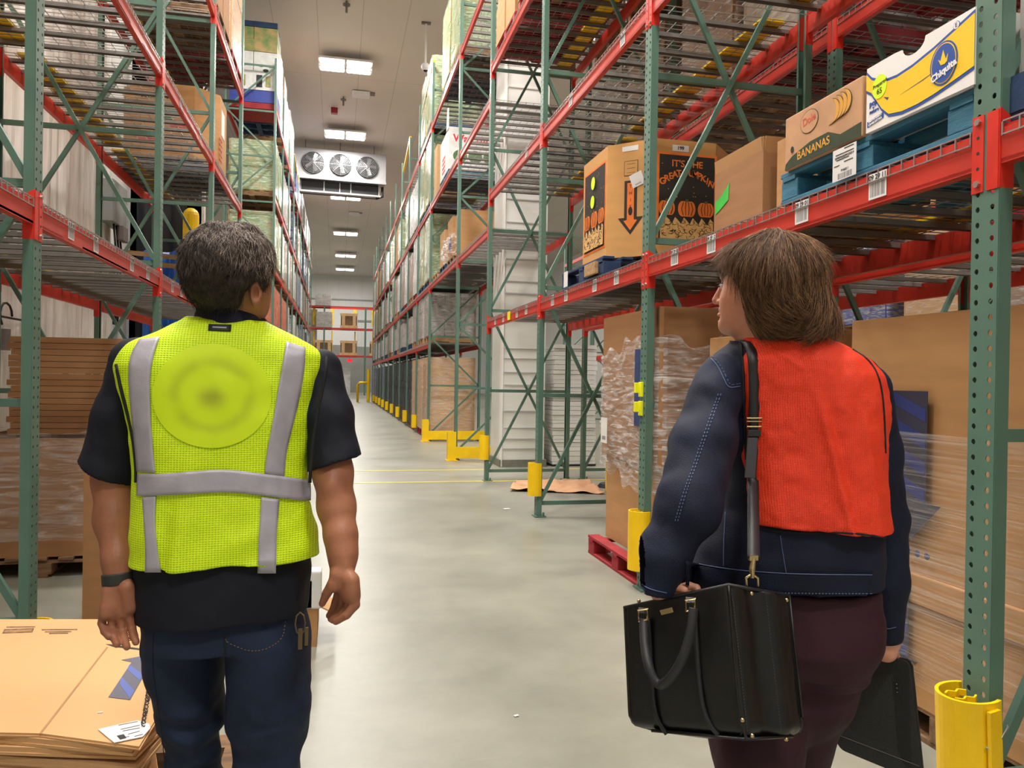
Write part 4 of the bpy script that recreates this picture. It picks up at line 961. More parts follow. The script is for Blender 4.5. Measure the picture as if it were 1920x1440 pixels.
t = thing('wall_hook_cable', 'small black hook and looped cable on the white sheeting', 'hook', (WL+.12, 8.9, 2.0)); obj('loop', MB().tube([(.0, .15*math.cos(a*.5), .13*math.sin(a*.5)) for a in range(9)], .012, 6), BLACK, t, smooth=True); obj('hook', MB().box((0, .55, -.05), (.06, .1, .3)).box((0, .0, -.25), (.06, .08, .22)), GRYM, t); obj('rod', MB().box((0, .3, -.02), (.02, 1.0, .02)), BLACK, t)
# ---------------------------------------------------------------- far goods (shared meshes, one object per load)
GREENC = mat('green printed cases', (112, 146, 84), .7, 0, .5, 5, rgb2=(190, 160, 110)); WHITEC = mat('white cases', (222, 222, 220), .6, 0, .08, 9)
BLUEC = mat('blue cases', (44, 62, 150), .5, 0, .1, 8); DARKC = mat('black crates', (34, 36, 38), .5, 0, .2, 9); GREYC = mat('grey printed cases', (168, 158, 152), .6, 0, .25, 12)
BROWNC = mat('wrapped brown cases', (158, 128, 106), .65, 0, .15, 7); ORNG = mat('orange cases', (232, 106, 46), .6, 0, .15, 6); YELC = mat('yellow wrapped top', (236, 196, 40), .5, 0, .08, 6)
KINDS_ = {'pale film wrapped cases': (WHITEC, FILM2, 3, 3, 5), 'brown cases under clear film': (BROWNC, FILM2, 2, 3, 4), 'green printed cases under film': (GREENC, FILMG, 3, 3, 6), 'plain brown cartons': (CARD, None, 2, 2, 3),
          'black plastic crates': (DARKC, None, 2, 2, 7), 'grey printed cases under film': (GREYC, FILM2, 3, 3, 4), 'tan bulk cartons': (CARD3, FILM, 1, 1, 1), 'orange and brown cases': (ORNG, FILM, 2, 2, 4), 'blue cases under film': (BLUEC, FILM2, 3, 2, 5)}
_lp = {}
def far_load(loc, h, kind, label, group, pal=None, w=1.08, d=1.1):
    hq = round(h*4)/4; key = (kind, hq, w)
    if key not in _lp:
        mt, fm, a, b, c = KINDS_[kind]; n = max(1, round(c*hq/1.4))
        t = thing('pallet_load', label, 'pallet load', loc, 0, group)
        obj('case_stack', cases_m(w, d, hq, a, b, n, seed=len(_lp)), mt, t)
        if fm: obj('stretch_film', film_m(w, d, .02, hq+.01, .05, .014, len(_lp)+3, nz=12, step=.12), fm, t)
        pm = MB()
        for i in range(5): pm.box((-.48+.24*i, 0, -.01), (.12, 1.1, .02))
        for yy in (-.5, 0, .5): pm.box((0, yy, -.075), (1.1, .1, .11))
        for i in (-1, 0, 1): pm.box((i*.48, 0, -.14), (.12, 1.1, .02))
        pmt = pal or (WOODD, BLUED, REDW, WOOD)[len(_lp) % 4]
        t2 = obj('pallet', pm, pmt, t); _lp[key] = t; return t
    return clone(_lp[key], None, loc, None, label, group)
LN = ['floor', 'first level', 'second level', 'third level', 'top level']
def fill(ys, levels, x, s, side, pick, hpick, skip=lambda b, l, k: False, d=1.1):
    for b in range(len(ys)-1):
        L = ys[b+1]-ys[b]; nn = 2 if L < 3.3 else 3
        for l, z in enumerate([0]+list(levels)):
            for k in range(nn):
                if skip(b, l, k): continue
                kind = pick(b, l, k); h = hpick(b, l, k)
                y = ys[b]+.12+(L-.24)*(k+.5)/nn
                side2 = ('nearer', 'farther')[k] if nn == 2 else ('nearest', 'middle', 'farthest')[k]
                far_load((x+s*.58, y, z+.165), h, kind, '%s, %s, %s in %s bay of the %s' % (kind, LN[l], side2, ORD[b], side), 'loads in the '+side, w=min(1.08, (L-.24)/nn-.1))
R_ = random.Random(21)
names = list(KINDS_)
def pickR(b, l, k):
    if l == 0: return 'tan bulk cartons' if b in (1,) or (b == 2 and k == 0) else ('black plastic crates' if b < 7 else R_.choice(['black plastic crates', 'blue cases under film']))
    if l == 1: return 'grey printed cases under film' if b < 4 else R_.choice(['pale film wrapped cases', 'grey printed cases under film', 'brown cases under clear film'])
    if l == 2: return ('plain brown cartons' if b == 0 else 'green printed cases under film' if b == 1 else R_.choice(['pale film wrapped cases', 'brown cases under clear film', 'green printed cases under film']))
    if l == 3: return ('green printed cases under film' if b == 1 else R_.choice(['plain brown cartons', 'pale film wrapped cases', 'brown cases under clear film', 'green printed cases under film']))
    return 'green printed cases under film' if b in (0, 1) else R_.choice(names[:3])
def hR(b, l, k): return {0: 1.65, 1: .95, 2: 1.4, 3: 1.4, 4: 1.6}[l]*(1 if b == 1 or l == 0 else R_.uniform(.8, 1.0))
def skipR(b, l, k):
    if b == 0: return l in (0, 1, 2, 3) or (l == 4 and k == 2)
    if l == 4: return b > 1
    return l > 0 and b > 2 and R_.random() < .1
fill(Y2, LV2, 2.03, 1, 'far right rack', pickR, hR, skipR)
def pickL(b, l, k): return ('blue cases under film' if (b, l) == (0, 4) else 'green printed cases under film' if (b == 0 and l in (2, 3)) else 'orange and brown cases' if l == 1 and b < 2 else R_.choice(['pale film wrapped cases', 'brown cases under clear film', 'grey printed cases under film', 'blue cases under film', 'pale film wrapped cases', 'brown cases under clear film']))
fill(Y4, LV4, -1.55, -1, 'far left rack', pickL, lambda b, l, k: {0: 1.6, 1: 1.25, 2: 1.3, 3: 1.4, 4: 1.75 if b < 3 else 1.4}[l]*(R_.uniform(.85, 1.0) if b else .95), lambda b, l, k: (b, l) in ((0, 4),) or (b > 1 and R_.random() < .12) or b > 8)
# the tall printed stack on the top of the far left rack
t = thing('produce_stack', 'tall stack of white, green and blue produce cartons atop the far left rack', 'carton stack', (-2.13, 20.75, 8.1))
obj('pallet', MB().box((0, 0, .07), (1.14, 1.1, .14)), REDW, t); obj('blue_cartons', cases_m(1.1, 1.14, .3, 2, 2, 1), BLUEC, t).location = (0, 0, .15); obj('white_cartons', cases_m(1.1, 1.14, .95, 2, 2, 2), WHITEC, t).location = (0, 0, .46); obj('green_cartons', cases_m(1.1, 1.14, .6, 2, 2, 2), GREENC, t).location = (0, 0, 1.42); obj('navy_top', cases_m(1.1, 1.14, .14, 2, 2, 1), BLUED, t).location = (0, 0, 2.03)
for x in (-.3, .3):
    M = faceM((x, -.565, .95), (1, 0, 0), (0, 0, 1)); decal(ell(-.1, .12, .03, .03), DARKC, t, M, 'print_spot'); decal(ell(.1, .12, .03, .03), DARKC, t, M, 'print_spot'); decal(ell(0, .0, .07, .04), DARKC, t, M, 'print_oval'); decal(rect(-.22, -.42, -.08, -.12), DARKC, t, M, 'dark_print'); decal(rect(.0, -.4, .12, -.14), GREENC, t, M, 'green_print')
far_load((-2.13, 22.0, 8.265), 1.75, 'pale film wrapped cases', 'pale film wrapped cases on the top level behind the printed produce stack', 'loads in the far left rack')
# white and red printed carton on the crossing rack
t = thing('printed_carton', 'white carton with red lettering and green fruit print high on the right rack', 'carton', (2.62, 15.6, LV2[2]+.165)); obj('walls', bin_m(1.3, 1.08, .82, .0), WHITEC, t)
M = faceM((0, -.652, 0), (1, 0, 0), (0, 0, 1)); RP_ = mat('red lettering', (214, 40, 60), .6)
text("Watermelons", .2, RP_, t, M@Matrix.Translation((.1, .6, .002)), 'lettering', .006); 
for k in range(3): decal(ell(-.32+.3*k, .26, .14, .12), GRP, t, M@Matrix.Translation((0, 0, .001*k)), 'melon_print')
Mx = faceM((-.542, 0, 0), (0, -1, 0), (0, 0, 1)); 
for k in range(4): decal(rect(-.3, .1+.09*k, .1, .14+.09*k), RP_, t, Mx, 'red_stripe')
decal([(.3, .82), (.62, .8), (.6, 1.2), (.4, 1.25)], WHITEC, t, Mx, 'raised_flap', .01)
pallet((2.62, 15.6, LV2[2]+.012), 1.3, 1.1, 'b', BLUEW, 'blue pallet under the white and red printed carton', near=False, h=.15)
gaylord((2.5, 16.8, LV2[2]+.012), .5, .9, 1.1, CARD3, 'tan open carton leaning beside the white and red printed carton', cat='carton')
for k, (y, w, h, lab) in enumerate(((16.8, .75, .9, 'brown open carton with torn white label on the crossing rack second level'), (15.6, .7, .95, 'brown carton with blue print on the crossing rack second level'), (14.5, .7, .85, 'brown carton half hidden behind a post on the crossing rack second level'))):
    t = gaylord((2.62, y, LV2[1]+.17), w, .8, h, CARD3 if k == 0 else CARD, lab, cat='carton'); M = faceM((-.402, 0, 0), (0, -1, 0), (0, 0, 1)); decal(rect(-.15, .3, .15, .55), LABEL if k == 0 else BLUEC, t, M, 'printed_label')
    pallet((2.62, y, LV2[1]+.012), .9, 1.1, 'b', (WOOD, BLUED, WOODD)[k], 'pallet under the '+lab.split(' on the')[0], near=False)
crumple('loose_film', 'bundle of loose clear film in front of the cartons on the crossing rack', (2.25, 15.3, LV2[1]+.4), (.2, .6, .3), FILM2, 8, 'film')
# floor load behind the long yellow rail
t = gaylord((2.62, 18.6, .14), 1.15, 1.1, 1.62, CARD, 'octagonal brown carton behind the long yellow floor rail', c=.25, film=FILM, fz=(.1, .9), cat='bulk carton')
pallet((2.62, 18.6, .0), 1.15, 1.1, 'b', REDW, 'red pallet under the octagonal carton behind the yellow rail', near=False)
# rear right rack goods seen through the front rack
def pickB(b, l, k): return {0: 'tan bulk cartons', 1: 'plain brown cartons', 2: 'grey printed cases under film' if (b+k) % 3 else 'brown cases under clear film', 3: 'brown cases under clear film', 4: 'plain brown cartons'}[l]
fill(Y1[:], LV[:3], XR+DEP+.2, 1, 'right rear rack', pickB, lambda b, l, k: {0: 1.55, 1: 1.1, 2: 1.35, 3: 1.2, 4: 1}[l], lambda b, l, k: (l == 1 and not (b == 1 and k == 0)) or (l == 0 and b == 3))
for k, (y, lab) in enumerate(((8.5, 'nearer'), (9.8, 'farther'))): far_load((XR+.58, y, LV[2]+.165), 1.1, 'plain brown cartons', 'plain brown cartons on the third level of the near right rack, %s of two' % lab, 'loads on the near right rack')
for k, (y, lab) in enumerate(((5.6, 'nearer'), (7.0, 'farther'))): far_load((XR+.58, y, LV[2]+.165), 1.1, 'brown cases under clear film', 'brown cases under film on the third level of the near right rack, %s of two' % lab, 'loads on the near right rack')
fill(Y5[:7], [2.25, 4.02], 8.3, 1, 'next aisle rack', lambda b, l, k: ('tan bulk cartons', 'blue cases under film', 'orange and brown cases', 'pale film wrapped cases', 'brown cases under clear film')[(b*2+l+k) % 5], lambda b, l, k: 1.4, lambda b, l, k: False)
# end rack goods: wooden crates and wrapped stacks
def crate(x, z, label):
    t = thing('wooden_crate', label, 'crate', (x, 62.6, z), 0, 'wooden crates on the end rack')
    obj('body', MB().box((0, 0, .55), (1.25, 1.0, 1.1)), WOODD, t); mb = MB()
    for zz in (.1, 1.05): mb.box((0, -.52, zz), (1.35, .06, .2))
    for xx in (-.42, .42): mb.box((xx, -.53, .57), (.24, .05, .95))
    obj('batten', mb, mat('pale crate wood', (216, 176, 130), .7, 0, .1, 6), t); return t
for k, x in enumerate((-2.9, -1.0, .9)): crate(x, 3.16, 'pale battened wooden crate on the lower level of the end rack, %s from left' % ORD[k])
crate(.9, 5.31, 'pale battened wooden crate on the middle level of the end rack')
crate(3.2, 3.16, 'pale battened wooden crate on the end rack beside the far right rack')
for k, (x, z, h) in enumerate(((-2.9, 5.31, 1.2), (-1.0, 5.31, 1.2), (-1.1, 7.01, .9))):
    load((x, 62.6, z+.005), 1.25, 1.2, h, GREYC, 'grey wrapped stack on the end rack, %s' % ('left of the middle level', 'right of the middle level', 'alone on the top')[k], 2, 2, 5, FILM, seed=k)
t = thing('exit_sign', 'small red lit sign under the end rack beam', 'sign', (1.0, 61.985, 2.75)); obj('panel', MB().box((0, 0, 0), (.35, .08, .24)), mat('sign red', (235, 20, 50), .4, emit=.8), t); obj('bracket', MB().box((0, .02, .2), (.04, .04, .25)), GRYM, t)
t = thing('guard_rail', 'yellow bent pipe rail on the floor at the far end of the right rack', 'rail', (1.75, 45.2, 0)); obj('rail', MB().tube([(-.55, 0, 0), (-.55, 0, 1.0), (-.45, 0, 1.12), (.0, 0, 1.12)], .07, 10), YEL, t, smooth=True); obj('post', MB().cyl((.05, 0, 0), (.05, 0, 1.9), .09, 12), YEL, t)
t = thing('end_column', 'white wrapped column between the crates of the end rack', 'column', (-1.95, 63.6, 0)); obj('shaft', MB().box((0, 0, 3.4), (.75, .4, 6.8)), WHITEC, t); text('13', .5, BLACK, t, faceM((.45, -.23, 2.6), (1, 0, 0), (0, 0, 1)))
t = thing('end_sheeting', 'stack of white panels leaning in front of the end wall, low', 'panels', (.3, 63.8, 0)); obj('panels', MB().box((0, 0, 1.1), (1.6, .1, 2.2)), WHITEC, t)
# ---------------------------------------------------------------- volumes for figures and cloth
F32 = np.float32
class Vol:
    """signed distance volume in a frame (u right, v away, w up) set up at the eye"""
    def __init__(s, lo, hi, h):
        s.lo = np.array(lo, float); s.h = h; s.n = np.ceil((np.array(hi)-s.lo)/h).astype(int)+1; s.F = np.full(s.n, .5, F32)
    def like(s):
        o = Vol.__new__(Vol); o.lo = s.lo.copy(); o.h = s.h; o.n = s.n.copy(); o.F = np.full(s.n, .5, F32); return o
    def pts(s, lo, hi):
        a = np.clip(np.floor((np.array(lo)-s.lo)/s.h).astype(int), 0, s.n); b = np.clip(np.ceil((np.array(hi)-s.lo)/s.h).astype(int)+1, 0, s.n)
        if np.any(b <= a): return None, None
        sl = tuple(slice(i, j) for i, j in zip(a, b))
        g = [s.lo[k]+s.h*np.arange(a[k], b[k]) for k in range(3)]
        return sl, np.stack(np.meshgrid(*g, indexing='ij'), -1)
    def add(s, prim, k=.01):
        f, lo, hi = prim; m = k+s.h*3; sl, P = s.pts(lo-m, hi+m)
        if sl is None: return s
        d = f(P).astype(F32); A = s.F[sl]
        if k <= 0: s.F[sl] = np.minimum(A, d); return s
        t = np.clip(.5+.5*(A-d)/k, 0, 1); s.F[sl] = A*(1-t)+d*t-k*t*(1-t); return s
    def cut(s, prim, k=.004):
        """remove the primitive"""
        f, lo, hi = prim; m = k+s.h*2; sl, P = s.pts(lo-m, hi+m)
        if sl is None: return s
        d = -f(P).astype(F32); A = s.F[sl]; t = np.clip(.5+.5*(d-A)/k, 0, 1); s.F[sl] = A*(1-t)+d*t+k*t*(1-t); return s
    def half(s, p, n, lo=None, hi=None):
        """keep the side where (x-p).n < 0"""
        L = s.lo if lo is None else lo; H = s.lo+s.h*s.n if hi is None else hi; sl, P = s.pts(L, H)
        if sl is None: return s
        n = np.array(n, float); n /= np.linalg.norm(n); s.F[sl] = np.maximum(s.F[sl], ((P-np.array(p))@n).astype(F32)); return s
    def shift(s, f, band=.03):
        idx = np.argwhere(np.abs(s.F) < band); P = s.lo+idx*s.h; s.F[tuple(idx.T)] += f(P).astype(F32); return s
    def nets(s):
        F = s.F; S = F < 0; d = np.zeros(tuple(s.n-1), bool); b = S[:-1, :-1, :-1]
        for o in [(i, j, k) for i in (0, 1) for j in (0, 1) for k in (0, 1)][1:]:
            d |= S[o[0]:S.shape[0]-1+o[0], o[1]:S.shape[1]-1+o[1], o[2]:S.shape[2]-1+o[2]] != b
        C = np.argwhere(d); idx = np.full(d.shape, -1, np.int32); idx[tuple(C.T)] = np.arange(len(C))
        acc = np.zeros((len(C), 3)); cnt = np.zeros(len(C))
        for ax in range(3):
            o1, o2 = [q for q in range(3) if q != ax]
            for i in (0, 1):
                for j in (0, 1):
                    o = np.zeros(3, int); o[o1] = i; o[o2] = j; e = o.copy(); e[ax] = 1
                    a = F[tuple((C+o).T)]; bb = F[tuple((C+e).T)]; m = (a < 0) != (bb < 0); t = np.where(m, a/np.where(m, a-bb, 1), 0)
                    p = C+o+np.outer(t, e-o); acc += p*m[:, None]; cnt += m
        V = s.lo+s.h*acc/np.maximum(cnt, 1)[:, None]; Q = []
        for ax in range(3):
            o1, o2 = [(1, 2), (2, 0), (0, 1)][ax]
            sl0 = [slice(None)]*3; sl1 = [slice(None)]*3; sl0[ax] = slice(0, -1); sl1[ax] = slice(1, None)
            a, bb = S[tuple(sl0)], S[tuple(sl1)]; E = np.argwhere(a != bb)
            E = E[(E[:, o1] > 0) & (E[:, o2] > 0) & (E[:, o1] < s.n[o1]-1) & (E[:, o2] < s.n[o2]-1)]
            ins = a[tuple(E.T)]; e1 = np.zeros(3, int); e1[o1] = 1; e2 = np.zeros(3, int); e2[o2] = 1
            q = np.stack([idx[tuple((E-e1-e2).T)], idx[tuple((E-e2).T)], idx[tuple(E.T)], idx[tuple((E-e1).T)]], 1)
            q[~ins] = q[~ins][:, ::-1]; Q.append(q[(q >= 0).all(1)])
        return V, np.concatenate(Q)
def ppx(px, py, v): return np.array([(px-960)/FPX*v, v, (720-py)/FPX*v])
def cone(a, b, ra, rb, flat=None):
    a, b = np.array(a, float), np.array(b, float); ab = b-a; L2 = max(ab@ab, 1e-9)
    def f(P):
        t = np.clip(((P-a)@ab)/L2, 0, 1); q = P-a-t[..., None]*ab
        if flat is not None:
            n, k = np.array(flat[0], float), flat[1]; n = n/np.linalg.norm(n); q = q+((q@n)*(1/k-1))[..., None]*n
            return (np.sqrt((q*q).sum(-1))-(ra+(rb-ra)*t))*min(1, k*1.0+.0 if k < 1 else 1)
        return np.sqrt((q*q).sum(-1))-(ra+(rb-ra)*t)
    r = max(ra, rb)*(1 if flat is None else max(1, flat[1])); return f, np.minimum(a, b)-r, np.maximum(a, b)+r
def lcone(A, B, flat=None):
    """A, B = (px, py, depth, radius in px)"""
    return cone(ppx(*A[:3]), ppx(*B[:3]), A[3]/FPX*A[2], B[3]/FPX*B[2], flat)
def elli(c, r, R=None):
    c = np.array(c, float); r = np.array(r, float)
    def f(P):
        q = P-c
        if R is not None: q = q@R
        q = q/r; n = np.sqrt((q*q).sum(-1)); return (n-1)*min(r)*(.6+.4*1)
    m = max(r); return f, c-m, c+m
def loft(rows, n=2.5, sharp=.6):
    """rows: (py, left px, right px, centre depth, half depth in m), top to bottom"""
    W_ = []; 
    for (py, l, r, v, b) in rows: c = ppx((l+r)/2, py, v); W_.append((c[2], c[0], v, (r-l)/2/FPX*v, b))
    W_ = np.array(W_[::-1]); z = W_[:, 0]; zz = np.linspace(z[0], z[-1], 400)
    def sm(y):
        q = np.interp(zz, z, y); k = np.hanning(25); k /= k.sum(); return np.convolve(np.pad(q, 12, 'edge'), k, 'valid')
    cu, cv, a, b = [sm(W_[:, i]) for i in (1, 2, 3, 4)]
    th = math.atan2(W_[:, 1].mean(), W_[:, 2].mean()); ct, st = math.cos(th), math.sin(th)      # the figure squarely turns its back along the line of sight
    def f(P):
        w = P[..., 2]; U = np.interp(w, zz, cu); V = np.interp(w, zz, cv); A = np.interp(w, zz, a)*ct; B = np.interp(w, zz, b)
        du, dv = P[..., 0]-U, P[..., 1]-V
        q = ((np.abs(du*ct-dv*st)/A)**n+(np.abs(du*st+dv*ct)/B)**n)**(1/n); d = (q-1)*np.minimum(A, B)
        return np.maximum(d, np.maximum(z[0]-w, w-z[-1])*sharp)
    R2 = max(W_[:, 3].max(), W_[:, 4].max())*.35
    lo = np.array([(W_[:, 1]-W_[:, 3]).min()-R2, (W_[:, 2]-W_[:, 4]).min()-R2, z[0]]); hi = np.array([(W_[:, 1]+W_[:, 3]).max()+R2, (W_[:, 2]+W_[:, 4]).max()+R2, z[-1]])
    return f, lo, hi
BAS = np.array([list(RIGHT), list(FWD), list(UP)])
def towld(V, org): return V@BAS+np.array(EYE)-np.array(org)
def vmesh(name, vol, mt, parent, org, smooth=True):
    V, Q = vol.nets(); V = towld(V, org)
    me = bpy.data.meshes.new(name); me.vertices.add(len(V)); me.vertices.foreach_set('co', V.astype(F32).ravel())
    me.loops.add(Q.size); me.loops.foreach_set('vertex_index', Q.astype(np.int32).ravel()); me.polygons.add(len(Q))
    me.polygons.foreach_set('loop_start', np.arange(0, Q.size, 4, dtype=np.int32)); me.polygons.foreach_set('loop_total', np.full(len(Q), 4, np.int32))
    me.update(calc_edges=True); me.validate(); me.polygons.foreach_set('use_smooth', [True]*len(me.polygons)); me.materials.append(mt)
    return link(name, me, parent)
class Surf:
    """rays from the eye on to finished surfaces, used to lay seams, straps and strips along them"""
    def __init__(s, objs, org):
        vs, fs = [], []; n = 0
        for o in objs:
            co = np.empty(len(o.data.vertices)*3, F32); o.data.vertices.foreach_get('co', co); vs.append(co.reshape(-1, 3)+np.array(org)); 
            q = np.empty(len(o.data.loops), np.int32); o.data.loops.foreach_get('vertex_index', q); fs.append(q.reshape(-1, 4)+n); n += len(o.data.vertices)
        V = np.concatenate(vs); s.t = BVHTree.FromPolygons(V.tolist(), np.concatenate(fs).tolist()); s.org = Vector(org); s.last = 1.5
    def probe(s, px, py): return s.t.ray_cast(EYE, ray(px, py).normalized())[0] is not None
    def hit(s, px, py, off=.002):
        d = ray(px, py); r = s.t.ray_cast(EYE, d.normalized())
        if r[0] is None: v = s.last; return at(px, py, v)-s.org
        s.last = (r[0]-EYE).dot(FWD); return r[0]-d.normalized()*off-s.org
def dens(pts, step=6.0):
    out = []
    for a, b in zip(pts[:-1], pts[1:]):
        n = max(1, int(math.hypot(b[0]-a[0], b[1]-a[1])/step))
        for k in range(n): out.append(tuple(a[i]+(b[i]-a[i])*k/n for i in range(len(a))))
    out.append(pts[-1]); return out
def smoothp(pts, it=2):
    for _ in range(it):
        q = [pts[0]]
        for a, b in zip(pts[:-1], pts[1:]): q += [tuple(.75*x+.25*y for x, y in zip(a, b)), tuple(.25*x+.75*y for x, y in zip(a, b))]
        pts = q+[pts[-1]]
    return pts
def strip(name, surf, pts, mt, parent, off=.0035, th=.002, nw=6, step=6, sm=1):
    """pts: (left px, left py, right px, right py) rows"""
    pts = dens(smoothp(pts, sm) if sm else pts, step); mb = MB(); vs = []
    for (a, b, c, d) in pts:
        for k in range(nw+1): u = k/nw; vs.append(surf.hit(a+(c-a)*u, b+(d-b)*u, off))
    n = nw+1; mb.add(vs, [(i*n+k, (i+1)*n+k, (i+1)*n+k+1, i*n+k+1) for i in range(len(pts)-1) for k in range(nw)])
    o = obj(name, mb, mt, parent, smooth=True); m = o.modifiers.new('s', 'SOLIDIFY'); m.thickness = th; m.offset = 0; return o
def seam(name, surf, pts, mt, parent, r=.0009, off=.0012, dash=False, step=3, sm=2):
    P = [surf.hit(x, y, off) for x, y in dens(smoothp(pts, sm), step) if surf.probe(x, y)]; mb = MB()
    if len(P) < 3: P = [surf.hit(x, y, off) for x, y in pts]
    if dash:
        for i in range(0, len(P)-1, 2): mb.bar(P[i], P[i+1], r*2)
    else: mb.tube(P, r, 5)
    return obj(name, mb, mt, parent, smooth=not dash)
def weave(m, f1, amt, rough=None, dark=.55, ang=0.9):
    """two crossed sine waves in the cloth's own coordinates: darker pits and bump"""
    N, L = m.node_tree.nodes, m.node_tree.links; b = N['Principled BSDF']; tc = N.new('ShaderNodeTexCoord'); outs = []
    for sg in (-1, 1):
        d = N.new('ShaderNodeVectorMath'); d.operation = 'DOT_PRODUCT'; d.inputs[1].default_value = (f1*math.cos(ang), 0, sg*f1*math.sin(ang)); L.new(tc.outputs['Object'], d.inputs[0])
        s = N.new('ShaderNodeMath'); s.operation = 'SINE'; L.new(d.outputs['Value'], s.inputs[0]); outs.append(s)
    mu = N.new('ShaderNodeMath'); mu.operation = 'MULTIPLY'; L.new(outs[0].outputs[0], mu.inputs[0]); L.new(outs[1].outputs[0], mu.inputs[1])
    mr = N.new('ShaderNodeMapRange'); mr.inputs[1].default_value = -.1; mr.inputs[2].default_value = .8; mr.inputs[4].default_value = 1; L.new(mu.outputs[0], mr.inputs[0])
    src = b.inputs['Base Color'].links[0].from_socket; mx = N.new('ShaderNodeMix'); mx.data_type = 'RGBA'; mx.blend_type = 'MULTIPLY'; mx.inputs[7].default_value = (dark, dark, dark, 1)
    mm = N.new('ShaderNodeMath'); mm.operation = 'MULTIPLY'; mm.inputs[1].default_value = amt; L.new(mr.outputs[0], mm.inputs[0]); L.new(mm.outputs[0], mx.inputs[0]); L.new(src, mx.inputs[6]); L.new(mx.outputs[2], b.inputs['Base Color'])
    bp = N.new('ShaderNodeBump'); bp.invert = True; bp.inputs['Strength'].default_value = .5; bp.inputs['Distance'].default_value = .002; L.new(mr.outputs[0], bp.inputs['Height'])
    if b.inputs['Normal'].links: L.new(b.inputs['Normal'].links[0].from_socket, bp.inputs['Normal'])
    L.new(bp.outputs[0], b.inputs['Normal'])
def strands(name, base, mt, parent, n, ln, rad, dirf, seed, jit=.25, lift=0.0, seg=4, keep=None):
    """fine tapered hairs rooted on a hair volume mesh (local coordinates of parent)"""
    me = base.data; co = np.empty(len(me.vertices)*3, F32); me.vertices.foreach_get('co', co); co = co.reshape(-1, 3)
    nr = np.empty(len(me.vertices)*3, F32); me.vertices.foreach_get('normal', nr); nr = nr.reshape(-1, 3)
    r = np.random.RandomState(seed); ids = r.randint(0, len(co), n*2); k = 0; V = []; Fs = []
    bvh = BVHTree.FromObject(base, bpy.context.evaluated_depsgraph_get()) if False else None
    cam_l = EYE-Vector(base.parent.location)
    for i in ids:
        if k >= n: break
        p = Vector(co[i]); nn = Vector(nr[i])
        if keep is not None and not keep(p, nn): continue
        d = dirf(p, nn, r); L = ln*(.6+.8*r.rand()); x = d.cross(nn); 
        if x.length < 1e-4: continue
        x.normalize(); q = p+nn*(.0005+lift*r.rand()); dd = d.copy(); b0 = len(V)
        cv = (r.rand(3)-.5)*jit
        for s_ in range(seg+1):
            w = rad*(1-.8*s_/seg); V.append(tuple(q+x*w)); V.append(tuple(q-x*w*.5+nn*w)); V.append(tuple(q-x*w*.5-nn*w))
            q = q+dd*(L/seg); dd = (dd+Vector(cv)*.5-nn*.05).normalized()
        for s_ in range(seg):
            a = b0+s_*3
            for j in range(3): Fs.append((a+j, a+(j+1) % 3, a+3+(j+1) % 3, a+3+j))
        k += 1
    mb = MB(); mb.v = V; mb.f = Fs; return obj(name, mb, mt, parent, smooth=True)
VR, VF, VU = Vector(RIGHT), Vector(FWD), Vector(UP)
SKIN_M = mat('tanned skin', (168, 112, 84), .48, 0, .1, 14, .08, 160, spec=.4, rgb2=(150, 96, 72)); SKIN_W = mat('fair skin', (218, 160, 134), .45, 0, .08, 14, .05, 160, spec=.4, rgb2=(206, 140, 116))
for m_ in (SKIN_M, SKIN_W):
    m_.node_tree.nodes['Principled BSDF'].inputs['Subsurface Weight'].default_value = .08; m_.node_tree.nodes['Principled BSDF'].inputs['Subsurface Radius'].default_value = (.01, .004, .002)
NAVY = mat('navy work shirt', (15, 18, 31), .75, 0, .12, 12, .15, 500, spec=.3); NAVY2 = mat('navy collar', (26, 30, 50), .7, 0, .1, 12, .15, 500, spec=.3)
JEAN = mat('dark blue denim', (24, 34, 54), .75, 0, .3, 9, .2, 420, spec=.25, rgb2=(34, 46, 72)); DENW = mat('indigo denim', (15, 21, 40), .72, 0, .3, 8, .2, 420, spec=.3, rgb2=(23, 31, 56))
LIME = mat('lime safety mesh', (216, 250, 8), .6, 0, .05, 8, 0, 60); weave(LIME, 900, .75, dark=.62)
SILV = mat('reflective silver tape', (176, 172, 184), .42, .15, .08, 18, .15, 40)
ORV = mat('orange safety mesh', (255, 62, 22), .6, 0, .06, 8, .0, 60); weave(ORV, 1500, .55, dark=.6)
BIND = mat('black binding', (18, 18, 22), .7, 0, 0); STITCH = mat('pale denim stitch', (86, 100, 142), .7, 0, 0); GOLDS = mat('gold stitch', (120, 104, 70), .7, 0, 0)
HAIRG = mat('dark grey hair', (62, 52, 47), .6, 0, .3, 60, .4, 200, spec=.35); HAIRL = mat('silver hair', (190, 176, 166), .5, 0, .2, 60, spec=.4); HAIRM = mat('mid grey hair', (112, 98, 90), .55, 0, .2, 60, spec=.4)
HAIRB = mat('brown hair', (84, 56, 38), .5, 0, .3, 40, .4, 150, spec=.4); HAIRB2 = mat('light brown hair', (168, 130, 92), .42, 0, .2, 40, spec=.5); HAIRB3 = mat('mid brown hair', (122, 88, 62), .45, 0, .2, 40, spec=.5)
SHOE = mat('black shoe leather', (22, 22, 24), .45, 0, .1)
def finger(vol, pts, r0=7.5, r1=6.0, k=.0025):
    n = len(pts)-1
    for i in range(n):
        a, b = pts[i], pts[i+1]; ra = r0+(r1-r0)*i/n; rb = r0+(r1-r0)*(i+1)/n
        vol.add(lcone(a+(ra,), b+(rb,)), k)
